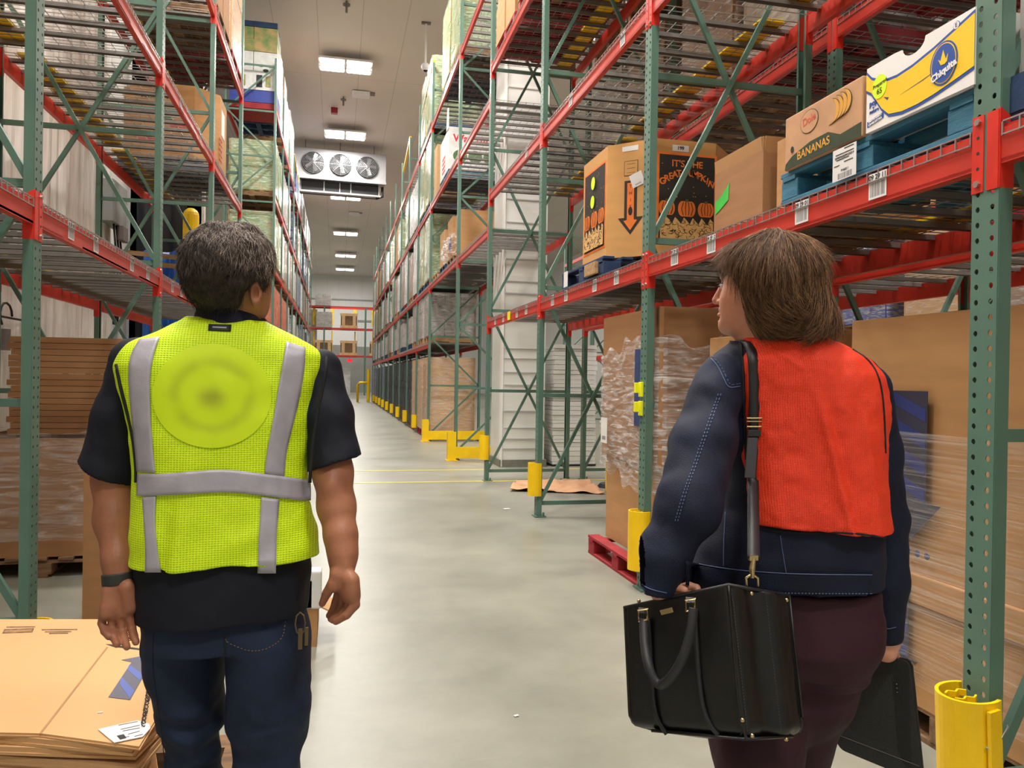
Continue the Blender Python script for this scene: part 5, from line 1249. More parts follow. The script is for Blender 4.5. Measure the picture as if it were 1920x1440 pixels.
# ================================================================= the man
DM = 1.63
mroot = at(415, 720, DM); mroot.z = 0
man = thing('person', 'person walking away in lime mesh safety vest, navy short-sleeved shirt and jeans', 'person', mroot)
mo = tuple(mroot)
def floor_w(px, v, z=0.0):
    """frame coordinates of the floor point under a pixel column"""
    u = (px-960)/FPX*v
    w = ((z-CAMH)-u*RIGHT.z-v*FWD.z)/UP.z; return np.array([u, v, w])
# --- body
B = Vol(ppx(140, 415, 1.63)-np.array([.02, .25, 0])-np.array([0, 0, 1.62]), ppx(700, 400, 1.63)+np.array([.02, .28, .02]), .0026)
B.add(lcone((428, 640, 1.66, 58), (428, 560, 1.645, 52)), .02)
B.add(elli(ppx(424, 490, 1.61), (.078, .095, .072)), .02)
B.add(elli(ppx(454, 545, 1.645), (.056, .07, .066)), .02); B.add(elli(ppx(465, 578, 1.68), (.040, .045, .032)), .02); B.add(elli(ppx(486, 520, 1.665), (.02, .04, .04)), .02)
B.add(cone(ppx(488, 536, 1.73), ppx(488, 552, 1.755), .011, .013), .01)   # nose, away from the camera
B.add(elli(ppx(486, 580, 1.715), (.012, .02, .012)), .01)
# ear
earc = ppx(479, 549, 1.592)
B.add(elli(earc, (.0105, .019, .0285)), .006); B.cut(elli(earc+np.array([.0045, -.012, -.003]), (.0055, .014, .017)), .003); B.add(elli(earc+np.array([.002, -.002, -.021]), (.007, .010, .009)), .005)
B.add(cone(earc+np.array([.009, .002, -.008]), earc+np.array([.009, .006, .004]), .004, .003), .004)
# trunk under the clothes
B.add(loft([(640, 300, 540, 1.66, .07), (700, 262, 578, 1.655, .09), (900, 275, 565, 1.66, .1), (1100, 285, 560, 1.66, .1), (1190, 310, 550, 1.66, .1)]), .03)
# arms
L_ = [(268, 690, 1.66, 42), (218, 800, 1.655, 38), (212, 900, 1.64, 34.5), (214, 975, 1.62, 33), (222, 1050, 1.585, 26), (225, 1092, 1.57, 24.5)]
for a, b in zip(L_[:-1], L_[1:]): B.add(lcone(a, b), .02)
R__ = [(596, 700, 1.705, 29), (617, 800, 1.682, 32), (624, 885, 1.652, 35), (631, 950, 1.63, 33), (639, 1005, 1.605, 28.5), (643, 1040, 1.59, 24.5), (643, 1064, 1.585, 22)]
for a, b in zip(R__[:-1], R__[1:]): B.add(lcone(a, b), .02)
B.add(elli(ppx(622, 912, 1.612), (.018, .018, .022)), .02)   # elbow
# left hand, palm to the rear
B.add(lcone((221, 1098, 1.568, 25), (221, 1138, 1.55, 29), flat=((.15, 1, .1), .48)), .012); B.cut(elli(ppx(222, 1132, 1.527), (.014, .012, .020)), .008)
B.add(lcone((206, 1110, 1.552, 13), (200, 1150, 1.545, 12)), .012); B.add(lcone((240, 1102, 1.548, 13), (248, 1135, 1.55, 12)), .012)
finger(B, [(195, 1140, 1.55), (191, 1168, 1.552), (196, 1184, 1.54), (204, 1194, 1.53)], 8, 6.2)
finger(B, [(211, 1150, 1.552), (210, 1178, 1.55), (214, 1196, 1.53), (219, 1208, 1.515)], 8.2, 6.6)
finger(B, [(227, 1152, 1.552), (229, 1182, 1.55), (233, 1200, 1.53), (238, 1213, 1.515)], 8.2, 6.6)
finger(B, [(243, 1148, 1.552), (247, 1176, 1.555), (251, 1192, 1.54), (255, 1204, 1.53)], 8, 6.6)
finger(B, [(246, 1112, 1.56), (258, 1132, 1.585), (262, 1152, 1.60)], 11, 8)
# right hand
B.add(lcone((641, 1070, 1.58, 25), (652, 1108, 1.565, 23), flat=((.8, .6, 0), .62)), .012)
B.add(lcone((660, 1088, 1.56, 14), (663, 1118, 1.56, 13)), .012); B.add(lcone((632, 1080, 1.565, 14), (624, 1100, 1.56, 11)), .012)
finger(B, [(624, 1095, 1.56), (613, 1112, 1.565), (604, 1132, 1.575)], 11, 6.5)
finger(B, [(664, 1112, 1.56), (666, 1134, 1.555), (650, 1153, 1.55), (630, 1165, 1.555)], 10, 7)
finger(B, [(654, 1112, 1.575), (655, 1136, 1.58), (640, 1154, 1.58), (624, 1162, 1.585)], 10, 7)
finger(B, [(644, 1112, 1.59), (642, 1136, 1.60), (632, 1152, 1.60), (621, 1160, 1.605)], 9.5, 7)
finger(B, [(636, 1108, 1.60), (630, 1130, 1.61), (624, 1146, 1.615), (618, 1154, 1.62)], 9, 7)
# legs inside the jeans
for (hx, kx, kv, ax, av) in ((352, 361, 1.72, 362, 1.80), (503, 500, 1.66, 505, 1.52)):
    an = floor_w(ax, av, .09); kn = ppx(kx, 1490, kv); B.add(cone(ppx(hx, 1200, 1.67), kn, .055, .04), .03); B.add(cone(kn, an, .04, .03), .02)
vmesh('body', B, SKIN_M, man, mo)
# --- shirt
S_ = Vol(ppx(130, 560, 1.63)-np.array([.02, .3, 0])-np.array([0, 0, .80]), ppx(700, 560, 1.63)+np.array([.02, .28, .02]), .0038)
S_.add(loft([(598, 356, 492, 1.655, .07), (615, 318, 528, 1.655, .085), (640, 272, 568, 1.655, .1), (665, 248, 578, 1.655, .112), (700, 238, 586, 1.655, .12), (800, 254, 582, 1.66, .122), (900, 264, 572, 1.665, .126), (1000, 260, 584, 1.665, .132), (1080, 254, 590, 1.665, .143), (1120, 256, 587, 1.665, .148), (1170, 258, 584, 1.665, .15)], 2.4), .01)
S_.half(ppx(260, 1184, 1.515), (.0, 0, -1)); 
# side vents: hem rises at the right
S_.half(ppx(583, 1150, 1.6), (1.0, 0, -.75))
sl = Vol(ppx(130, 640, 1.63)-np.array([.02, .3, 0])-np.array([0, 0, .36]), ppx(700, 620, 1.63)+np.array([.02, .28, .02]), .0038)
for ch, (h0, nn) in (([(262, 688, 1.665, 55), (232, 780, 1.66, 52), (205, 890, 1.65, 54), (196, 930, 1.65, 56)], ((202, 883), (-.5*.9, 0, -1))), ([(604, 694, 1.70, 39), (616, 780, 1.682, 44), (631, 880, 1.657, 47), (637, 920, 1.65, 49)], ((626, 869), (.30, 0, -1)))):
    V2 = sl.like()
    for a, b in zip(ch[:-1], ch[1:]): V2.add(lcone(a, b, flat=((0, 1, 0), 1.1)), .02)
    V2.half(ppx(h0[0], h0[1], 1.65), nn)
    a, b = ch[2], ch[3]; V2.cut(lcone((a[0], a[1]-12, a[2], a[3]-6), (b[0], b[1]+20, b[2], b[3]-5)), .002)
    sl.F = np.minimum(sl.F, V2.F)
S_.F = S_.F
# merge sleeves into the shirt volume on its own grid
off = np.round((sl.lo-S_.lo)/S_.h).astype(int); sl.lo = S_.lo+off*S_.h
a0 = np.maximum(off, 0); a1 = np.minimum(off+sl.n, S_.n); A = S_.F[a0[0]:a1[0], a0[1]:a1[1], a0[2]:a1[2]]; Bq = sl.F[a0[0]-off[0]:a1[0]-off[0], a0[1]-off[1]:a1[1]-off[1], a0[2]-off[2]:a1[2]-off[2]]
kk = .010; t = np.clip(.5+.5*(A-Bq)/kk, 0, 1); S_.F[a0[0]:a1[0], a0[1]:a1[1], a0[2]:a1[2]] = A*(1-t)+Bq*t-kk*t*(1-t)
S_.shift(lambda P: .004*vnoise(P*np.array([1.0, 1.0, .6])+3, 13, 2)+.0022*vnoise(P+5, 30, 4)+.003*np.abs(vnoise(P@np.array([[1, 0, .6], [0, 1, 0], [-.5, 0, 1]])+9, 17, 9)))
S_.half(ppx(260, 1184, 1.515), (.0, 0, -1))
shirt = vmesh('shirt', S_, NAVY, man, mo)
# collar: a stand wrapped round the neck with a folded fall
cv = Vol(ppx(340, 660, 1.63)-np.array([0, .16, 0]), ppx(520, 560, 1.63)+np.array([0, .2, .03]), .003)
cv.add(loft([(573, 374, 482, 1.65, .066), (590, 366, 487, 1.65, .074), (612, 362, 493, 1.65, .082), (628, 352, 503, 1.65, .09)], 2.2, 1), .004)
cv.half(ppx(420, 567, 1.60), (.10, -.35, 1)); cv.cut(loft([(540, 378, 478, 1.65, .060), (640, 366, 490, 1.65, .068)], 2.2, 1), .002)
cv.shift(lambda P: .0015*vnoise(P, 22, 3)); collar = vmesh('collar', cv, NAVY2, man, mo)
# --- vest
Vv = Vol(ppx(190, 590, 1.63)-np.array([.02, .3, 0])-np.array([0, 0, .56]), ppx(640, 590, 1.63)+np.array([.02, .28, .02]), .0034)
Vv.add(loft([(600, 350, 497, 1.655, .075), (612, 326, 520, 1.655, .088), (628, 294, 552, 1.655, .104), (645, 250, 588, 1.655, .114), (665, 230, 611, 1.655, .121), (690, 221, 613, 1.655, .127), (730, 227, 606, 1.657, .133), (800, 249, 590, 1.66, .138), (870, 256, 582, 1.665, .142), (930, 255, 584, 1.665, .146), (1000, 250, 600, 1.665, .152), (1060, 247, 607, 1.665, .156)], 3.1), .006)
Vv.half(ppx(400, 1073, 1.505), (.0, 0, -1)); Vv.half(ppx(425, 601, 1.57), (.06, -.25, 1))
def vf(P):
    u, w = P[..., 0], P[..., 2]; x = u/1.63*FPX+960; y = 720-w/1.63*FPX
    f = .0045*np.abs(vnoise(P*np.array([1, 1, .45])+2, 11, 12))+.0025*vnoise(P+4, 26, 13)
    f += -.006*np.exp(-((x-(398-(y-880)*.12))/16)**2)*np.clip((y-760)/120, 0, 1)*np.clip((1090-y)/60, 0, 1)      # gathered fold down the middle
    f += .005*np.exp(-((x-(372-(y-880)*.10))/16)**2)*np.clip((y-900)/80, 0, 1)
    f += .003*np.sin((x*.5+y)*.09)*np.exp(-((x-500)/60)**2)*np.clip((y-930)/60, 0, 1); return f
Vv.shift(vf); Vv.half(ppx(400, 1073, 1.505), (.0, 0, -1)); vest = vmesh('safety_vest', Vv, LIME, man, mo); vest['label'] = 'lime yellow mesh vest with silver tape'
sv = Surf([vest], mo)
strip('reflective_strip', sv, [(262, 636, 299, 632), (247, 660, 289, 660), (240, 690, 281, 700), (244, 760, 281, 760), (252, 830, 285, 830), (257, 884, 291, 886)], SILV, vest)
strip('reflective_strip', sv, [(537, 640, 573, 652), (530, 680, 571, 690), (520, 740, 562, 745), (510, 800, 547, 805), (500, 850, 536, 850), (496, 890, 533, 894)], SILV, vest)
strip('reflective_strip', sv, [(258, 889, 256, 930), (275, 888, 274, 930), (300, 889, 300, 929), (380, 882, 380, 925), (430, 880, 430, 922), (500, 889, 498, 930), (560, 897, 558, 938), (582, 901, 583, 938)], SILV, vest, .0048)
strip('reflective_strip', sv, [(267, 932, 292, 930), (270, 980, 290, 980), (273, 1030, 295, 1030), (272, 1073, 302, 1073)], SILV, vest)
strip('reflective_strip', sv, [(490, 932, 524, 936), (486, 990, 519, 990), (484, 1040, 518, 1040), (483, 1075, 517, 1075)], SILV, vest)
strip('neck_label', sv, [(391, 608, 390, 619), (434, 609, 433, 621)], BLACK, vest, .003)
strip('label_lettering', sv, [(398, 612, 398, 614.5), (425, 613, 425, 615.5)], SILV, vest, .0045, .0006, 2)
def binding(pts, r=.0045): return seam('edge_binding', sv, pts, BIND, vest, r, .003, step=8)

binding([(218, 684), (221, 700), (228, 735), (247, 805), (255, 870), (255, 905)], .0035); binding([(612, 668), (611, 700), (600, 750), (588, 820), (582, 880), (581, 905)], .0035)
# blurred round emblem print
def emblem():
    m = bpy.data.materials.new('faded round emblem'); m.use_nodes = True; N, L = m.node_tree.nodes, m.node_tree.links; b = N['Principled BSDF']; b.inputs['Roughness'].default_value = .6
    uv = N.new('ShaderNodeUVMap'); vm = N.new('ShaderNodeVectorMath'); vm.operation = 'LENGTH'; L.new(uv.outputs[0], vm.inputs[0])
    r = N.new('ShaderNodeValToRGB'); cr = r.color_ramp; cr.interpolation = 'B_SPLINE'
    Y_ = lin((212, 240, 10)); D_ = lin((180, 200, 20)); K_ = lin((166, 178, 30))
    cr.elements[0].position = 0; cr.elements[0].color = K_; cr.elements[1].position = 1; cr.elements[1].color = Y_
    for p, c in ((.12, K_), (.3, Y_), (.5, Y_), (.63, D_), (.78, Y_)): e = cr.elements.new(p); e.color = c
    L.new(vm.outputs['Value'], r.inputs[0])
    no = N.new('ShaderNodeTexNoise'); no.inputs['Scale'].default_value = 1.4; no.inputs['Detail'].default_value = 0; L.new(uv.outputs[0], no.inputs[0]); mx = N.new('ShaderNodeMix'); mx.data_type = 'RGBA'
    mr = N.new('ShaderNodeMapRange'); mr.inputs[1].default_value = .3; mr.inputs[2].default_value = .5; L.new(no.outputs[0], mr.inputs[0]); L.new(mr.outputs[0], mx.inputs[0]); mx.inputs[6].default_value = Y_; L.new(r.outputs[0], mx.inputs[7]); L.new(mx.outputs[2], b.inputs['Base Color'])
    vs = []; uvs = []; nr, na = 14, 48
    for i in range(nr+1):
        for j in range(na): rr = i/nr; a = 2*math.pi*j/na; vs.append(sv.hit(397+112*rr*math.cos(a), 742-98*rr*math.sin(a), .0028)); uvs.append((rr*math.cos(a), rr*math.sin(a)))
    mb = MB(); mb.add(vs, [(i*na+j, i*na+(j+1) % na, (i+1)*na+(j+1) % na, (i+1)*na+j) for i in range(nr) for j in range(na)]); me = mb.mesh('printed_emblem', m)
    ul = me.uv_layers.new(name='UVMap'); 
    for lp in me.loops: ul.data[lp.index].uv = uvs[lp.vertex_index]
    me.polygons.foreach_set('use_smooth', [True]*len(me.polygons)); o = link('printed_emblem', me, vest); o['label'] = 'faded olive round emblem print'
emblem()
# --- jeans
J = Vol(ppx(250, 1130, 1.63)-np.array([.04, .34, 0])-np.array([0, 0, .98]), ppx(620, 1120, 1.63)+np.array([.04, .34, .0]), .0042)
J.add(loft([(1080, 266, 578, 1.67, .13), (1150, 269, 580, 1.67, .135), (1196, 276, 578, 1.67, .13)], 2.5), .01)
kl = ppx(361, 1470, 1.72); al = floor_w(362, 1.80, .05); J.add(lcone((346, 1200, 1.67, 71), (356, 1340, 1.69, 58), flat=((0, 1, 0), 1.4)), .014); J.add(cone(ppx(356, 1340, 1.69), kl, 57/FPX*1.69, .058), .02); J.add(cone(kl, al, .058, .055), .03)
kr = ppx(500, 1480, 1.66); ar = floor_w(505, 1.52, .08); J.add(lcone((503, 1200, 1.67, 75), (505, 1340, 1.66, 71), flat=((0, 1, 0), 1.35)), .014); J.add(cone(ppx(505, 1340, 1.66), kr, 73/FPX*1.66, .066), .02); J.add(cone(kr, ar, .066, .056), .03)
J.half(floor_w(360, 1.8, .035), (0, 0, -1))
def jf(P):
    w = P[..., 2]; y = 720-w/1.63*FPX; k = np.clip((y-1240)/120, .25, 1)
    return k*(.009*vnoise(P@np.array([[1, 0, .35], [0, 1, 0], [.25, 0, 1]])*np.array([.45, .5, 1])+2, 26, 22)+.006*np.abs(vnoise(P*np.array([.6, .6, 1])+1, 30, 23)))-.002*vnoise(P, 11, 5)
J.shift(jf); jeans = vmesh('jeans', J, JEAN, man, mo); sj = Surf([jeans], mo)
seam('pocket_stitch', sj, [(423, 1198), (425, 1205), (478, 1226), (530, 1202), (535, 1165)], GOLDS, jeans, .0007, dash=True); seam('seat_seam', sj, [(420, 1190), (422, 1215), (424, 1236)], BIND, jeans, .0012); seam('side_seam', sj, [(287, 1190), (285, 1260), (300, 1350), (310, 1440)], BIND, jeans, .0009)
# keys and tag at the hip
kt = ppx(563, 1150, 1.5); kw = Vector(towld(kt, mo)); obj('key_ring', MB().tube([kw+VR*(.01*math.cos(a*.8))+VU*(-.02+.022*math.sin(a*.8)) for a in range(9)], .0016, 6).box(tuple(kw+VU*-.05), (.008, .004, .04)).box(tuple(kw+VU*-.045+VR*.012), (.007, .004, .035), .2), mat('brass keys', (110, 92, 66), .5, .6, .1), man)
# shoes
for (ax, av) in ((362, 1.80), (505, 1.52)):
    sh = Vol(floor_w(ax, av)-np.array([.07, .13, .01]), floor_w(ax, av)+np.array([.07, .24, .14]), .004); c = floor_w(ax, av, .05)
    sh.add(cone(c+np.array([0, -.04, 0]), c+np.array([0, .06, .0]), .042, .045), .02); sh.add(cone(c+np.array([0, .06, -.008]), c+np.array([.005, .17, -.018]), .044, .034), .02); sh.add(cone(c, c+np.array([0, 0, .05]), .042, .045), .02); sh.half(floor_w(ax, av, .004), (0, 0, -1)); vmesh('shoe', sh, SHOE, man, mo)
# watch
wc = ppx(224, 1084, 1.572); wv = Vol(wc-.05, wc+.05, .0024); ax_ = np.array([.12, -.08, -1.0]); ax_ /= np.linalg.norm(ax_)
wv.add(cone(wc-ax_*.0085, wc+ax_*.0085, .0335, .0335, flat=((0, 1, 0), .95)), .002)
q1 = cone(wc-ax_*.05, wc+ax_*.05, .0275, .0275, flat=((0, 1, 0), .92)); wv.cut(q1, .001); n_ = ax_; wv.half(wc+ax_*.012, n_); wv.half(wc-ax_*.012, -n_)
wt = vmesh('watch', wv, mat('dark watch strap', (46, 48, 46), .5, 0, .1, 40), man, mo)
# --- hair
H = Vol(ppx(330, 600, 1.6)-np.array([.01, .13, 0]), ppx(515, 410, 1.6)+np.array([.02, .14, .02]), .003)
H.add(elli(ppx(424, 493, 1.605), (.0865, .103, .0785)), .02); H.add(elli(ppx(412, 535, 1.60), (.064, .068, .055)), .03); H.add(lcone((420, 545, 1.61, 45), (418, 578, 1.62, 42)), .03); H.add(elli(ppx(455, 478, 1.62), (.055, .08, .058)), .02)
H.cut(elli(ppx(492, 566, 1.61), (.037, .09, .030)), .008); H.cut(elli(ppx(474, 590, 1.60), (.036, .09, .026)), .006); H.cut(elli(ppx(480, 549, 1.585), (.0135, .05, .030)), .004)
H.half(ppx(420, 580, 1.6), (0.1, 0, -1)); H.shift(lambda P: .005*vnoise(P+1, 55, 41)+.004*vnoise(P+2, 28, 42)-.001)
hair = vmesh('hair', H, HAIRG, man, mo); hc = Vector(towld(ppx(424, 500, 1.61), mo)); hcc = Vector(towld(ppx(430, 440, 1.59), mo))
def hd(p, nn, r):
    t = (-VU*.9+Vector((r.rand()-.5, r.rand()-.5, r.rand()-.5))*1.3+(p-hcc)*6); t = t-nn*t.dot(nn)*.75; return t.normalized()
up_only = lambda p, nn: nn.dot(VF) < .45
strands('hair_strands', hair, HAIRG, hair, 5200, .017, .00042, hd, 1, .6, .002, 3, up_only)
strands('hair_strands', hair, HAIRM, hair, 3600, .017, .00042, hd, 2, .6, .003, 3, lambda p, nn: up_only(p, nn) and (p-hc).dot(VU) > -.02)
strands('hair_strands', hair, HAIRL, hair, 2200, .015, .0004, hd, 3, .6, .004, 3, lambda p, nn: up_only(p, nn) and (p-hc).dot(VU)+(p-hc).dot(VR)*.5 > .022)
# ================================================================= the woman
DW = 1.5
wroot = at(1490, 720, DW); wroot.z = 0
wom = thing('person', 'person with brown bob in orange mesh vest and denim jacket, looking left, carrying a folder', 'person', wroot); wo = tuple(wroot)
B = Vol(ppx(1180, 425, 1.5)-np.array([.02, .35, 0])-np.array([0, 0, 1.74]), ppx(1720, 425, 1.5)+np.array([.04, .33, .02]), .0026)
# head, turned to the left and away
B.add(lcone((1432, 700, 1.55, 50), (1428, 600, 1.53, 46)), .02)
B.add(elli(ppx(1448, 515, 1.50), (.082, .088, .078)), .02)
B.add(elli(ppx(1397, 512, 1.525), (.040, .05, .048)), .016); B.add(elli(ppx(1393, 560, 1.525), (.040, .046, .052)), .016)
B.add(elli(ppx(1387, 598, 1.535), (.036, .042, .036)), .016); B.add(elli(ppx(1363, 610, 1.560), (.017, .022, .019)), .012)
B.add(elli(ppx(1367, 566, 1.535), (.016, .026, .022)), .014)      # cheek
B.add(elli(ppx(1362, 518, 1.560), (.012, .022, .010)), .008)      # brow
B.cut(elli(ppx(1351, 536, 1.560), (.008, .016, .008)), .006)      # eye socket
B.add(cone(ppx(1358, 532, 1.575), ppx(1343, 563, 1.592), .0062, .0088), .006); B.add(elli(ppx(1351, 566, 1.578), (.0085, .009, .0065)), .004)
B.add(elli(ppx(1356, 580, 1.572), (.0095, .014, .008)), .006)
B.add(elli(ppx(1351, 590, 1.575), (.0062, .012, .0042)), .003); B.add(elli(ppx(1352, 603, 1.574), (.0062, .012, .0045)), .003)
B.cut(elli(ppx(1345, 597, 1.574), (.006, .012, .0022)), .002)
# trunk, arms
B.add(loft([(672, 1380, 1560, 1.53, .07), (720, 1370, 1630, 1.54, .08), (900, 1375, 1635, 1.545, .09), (1100, 1340, 1620, 1.55, .09), (1180, 1345, 1620, 1.56, .1)]), .03)
LA = [(1356, 716, 1.52, 34), (1322, 830, 1.45, 38), (1292, 955, 1.38, 36), (1255, 1050, 1.36, 28), (1236, 1102, 1.355, 22)]
for a, b in zip(LA[:-1], LA[1:]): B.add(lcone(a, b), .02)
RA = [(1620, 725, 1.57, 38), (1645, 850, 1.60, 36), (1658, 970, 1.62, 33), (1663, 1100, 1.62, 25), (1667, 1196, 1.615, 20)]
for a, b in zip(RA[:-1], RA[1:]): B.add(lcone(a, b), .02)
# left hand over the bag rim
B.add(lcone((1240, 1112, 1.37, 20), (1268, 1118, 1.385, 21), flat=((0, 1, .3), .6)), .01)
finger(B, [(1272, 1104, 1.385), (1292, 1098, 1.39), (1306, 1102, 1.385), (1312, 1114, 1.375)], 8, 6); finger(B, [(1274, 1116, 1.385), (1292, 1113, 1.39), (1304, 1118, 1.385), (1308, 1128, 1.375)], 8, 6)
finger(B, [(1272, 1128, 1.38), (1288, 1128, 1.385), (1299, 1133, 1.38), (1301, 1141, 1.37)], 8, 6); finger(B, [(1268, 1138, 1.375), (1280, 1141, 1.38), (1290, 1146, 1.375), (1292, 1152, 1.37)], 7, 5.5)
finger(B, [(1250, 1104, 1.365), (1268, 1100, 1.35), (1284, 1106, 1.335)], 8.5, 6.5)
# right hand gripping the folder top
B.add(lcone((1666, 1203, 1.615, 19), (1662, 1222, 1.615, 20), flat=((.3, 1, 0), .6)), .01)
finger(B, [(1672, 1216, 1.625), (1680, 1232, 1.64), (1680, 1250, 1.65), (1678, 1262, 1.655)], 8, 6); finger(B, [(1662, 1222, 1.63), (1668, 1240, 1.648), (1668, 1258, 1.658), (1666, 1270, 1.66)], 8, 6)
finger(B, [(1652, 1224, 1.635), (1656, 1242, 1.655), (1656, 1260, 1.664), (1654, 1272, 1.666)], 8, 6); finger(B, [(1644, 1222, 1.64), (1645, 1240, 1.662), (1645, 1254, 1.67), (1643, 1264, 1.672)], 7, 5.5)
finger(B, [(1650, 1214, 1.60), (1636, 1226, 1.585), (1626, 1240, 1.58), (1622, 1254, 1.582)], 9, 6.2)
# legs
lk = ppx(1424, 1500, 1.50); la = floor_w(1424, 1.50, .09); rk = ppx(1478, 1490, 1.66); ra_ = floor_w(1470, 1.80, .09)
for hip, kn, an in ((ppx(1410, 1230, 1.52), lk, la), (ppx(1545, 1230, 1.58), rk, ra_)): B.add(cone(hip, kn, .06, .042), .03); B.add(cone(kn, an, .042, .03), .02)
vmesh('body', B, SKIN_W, wom, wo)
# eye
ey = Vector(towld(ppx(1356, 536, 1.552), wo)); obj('eye', MB().sph(tuple(ey), .0075, 12, 8), mat('eye white', (214, 200, 196), .3, 0, 0), wom, smooth=True)
obj('iris', MB().sph(tuple(ey-VR*.0055+VF*.003), .0035, 10, 6), mat('dark iris', (44, 32, 28), .25, 0, 0), wom, smooth=True)
lash = [Vector(towld(ppx(x, y, v), wo)) for x, y, v in ((1349, 533, 1.553), (1354, 530.5, 1.547), (1359, 531.5, 1.541), (1363, 535, 1.539))]; obj('eyelash', MB().tube(lash, [.0007, .0013, .0012, .0005], 5), BLACK, wom, smooth=True)
brow = [Vector(towld(ppx(x, y, v), wo)) for x, y, v in ((1351, 519, 1.553), (1357, 515.5, 1.541), (1365, 517, 1.527))]; obj('eyebrow', MB().tube(brow, [.001, .0017, .0007], 6), HAIRB, wom, smooth=True)
# --- denim jacket
S_ = Vol(ppx(1180, 640, 1.5)-np.array([.0, .36, 0])-np.array([0, 0, .66]), ppx(1720, 636, 1.5)+np.array([.05, .28, .02]), .0038)
S_.add(loft([(640, 1372, 1560, 1.53, .07), (655, 1346, 1592, 1.535, .085), (675, 1328, 1630, 1.54, .098), (705, 1322, 1652, 1.545, .11), (760, 1334, 1656, 1.55, .12), (850, 1352, 1656, 1.55, .125), (950, 1346, 1652, 1.55, .128), (1030, 1298, 1652, 1.55, .135), (1085, 1280, 1652, 1.555, .14), (1110, 1279, 1652, 1.555, .14)], 2.4), .01)
S_.half(ppx(1450, 1113, 1.43), (.0, 0, -1)); S_.half(ppx(1470, 640, 1.49), (0, -.2, 1))
A2 = S_.like()
for ch in ([(1350, 712, 1.52, 47), (1318, 830, 1.45, 58), (1289, 950, 1.375, 59), (1247, 1040, 1.36, 47), (1228, 1098, 1.355, 37)], [(1620, 728, 1.56, 46), (1640, 850, 1.59, 45), (1655, 970, 1.61, 44), (1661, 1090, 1.615, 37), (1666, 1188, 1.615, 26)]):
    for a, b in zip(ch[:-1], ch[1:]): A2.add(lcone(a, b), .02)
A2.half(ppx(1230, 1112, 1.355), (-.25, 0, -1), hi=ppx(1300, 900, 1.7)); 
kk = .009; t = np.clip(.5+.5*(S_.F-A2.F)/kk, 0, 1); S_.F = (S_.F*(1-t)+A2.F*t-kk*t*(1-t)).astype(F32)
S_.half(ppx(1666, 1206, 1.615), (.25, 0, -1))
def wf(P):
    u, v, w = P[..., 0], P[..., 1], P[..., 2]; x = u/v*FPX+960; y = 720-w/v*FPX
    f = .0035*vnoise(P*np.array([1, 1, .6])+3, 13, 32)+.002*vnoise(P+5, 32, 34)
    arm = np.clip((1400-x)/40, 0, 1); f += arm*.005*vnoise(P@np.array([[1, 0, .5], [0, 1, 0], [-.6, 0, 1]])*np.array([.6, .6, 1.2])+9, 22, 39); return f
S_.shift(wf); jack = vmesh('denim_jacket', S_, DENW, wom, wo)
sj = Surf([jack], wo); ST = STITCH
# hem band
strip('waistband', sj, [(1286, 1052, 1286, 1096), (1300, 1056, 1300, 1100), (1340, 1063, 1340, 1108), (1400, 1070, 1400, 1113), (1500, 1076, 1500, 1116), (1580, 1078, 1580, 1117), (1636, 1077, 1636, 1116)], DENW, jack, .004, .004, 6, 10)
sj2 = Surf([jack], wo)
seam('seam_stitch', sj2, [(1302, 1056), (1345, 1064), (1400, 1071), (1500, 1077), (1635, 1078)], ST, jack, .0011, .007)
seam('seam_stitch', sj2, [(1302, 1096), (1345, 1105), (1400, 1110), (1500, 1113), (1635, 1113)], ST, jack, .0008, .007, dash=True)
seam('seam_stitch', sj2, [(1330, 668), (1347, 688), (1358, 712), (1366, 728), (1388, 724)], ST, jack, .0010, dash=False); seam('seam_stitch', sj2, [(1334, 666), (1352, 686), (1363, 710), (1369, 722), (1388, 719)], ST, jack, .0007, dash=True)
seam('seam_stitch', sj2, [(1352, 738), (1330, 800), (1306, 870), (1284, 930), (1270, 980)], ST, jack, .0007, dash=True); seam('seam_stitch', sj2, [(1347, 738), (1325, 800), (1301, 870), (1279, 930), (1265, 980)], ST, jack, .0007, dash=True)
seam('seam_stitch', sj2, [(1360, 960), (1357, 1010), (1356, 1062)], ST, jack, .0008); seam('seam_stitch', sj2, [(1463, 1004), (1468, 1040), (1474, 1074)], ST, jack, .0008)
seam('cuff_stitch', sj2, [(1650, 1174), (1664, 1180), (1680, 1176)], ST, jack, .0010); seam('cuff_stitch', sj2, [(1196, 1090), (1215, 1104), (1250, 1112)], ST, jack, .0010)
# --- orange vest
Vv = Vol(ppx(1370, 620, 1.5)-np.array([.03, .24, 0])-np.array([0, 0, .43]), ppx(1700, 620, 1.5)+np.array([.02, .22, .02]), .0032)
Vv.add(loft([(632, 1392, 1545, 1.53, .075), (642, 1380, 1566, 1.535, .085), (655, 1374, 1590, 1.535, .096), (675, 1364, 1625, 1.535, .112), (705, 1364, 1650, 1.54, .126), (760, 1366, 1661, 1.545, .135), (850, 1370, 1657, 1.545, .140), (950, 1366, 1662, 1.55, .152), (1005, 1366, 1671, 1.55, .155)], 2.8), .006)
Vv.half(ppx(1600, 999, 1.425), (-.055, 0, -1)); Vv.half(ppx(1470, 634, 1.475), (-.05, -.3, 1))
Vv.half(ppx(1391, 700, 1.46), (-1, -.15, -.04)); 
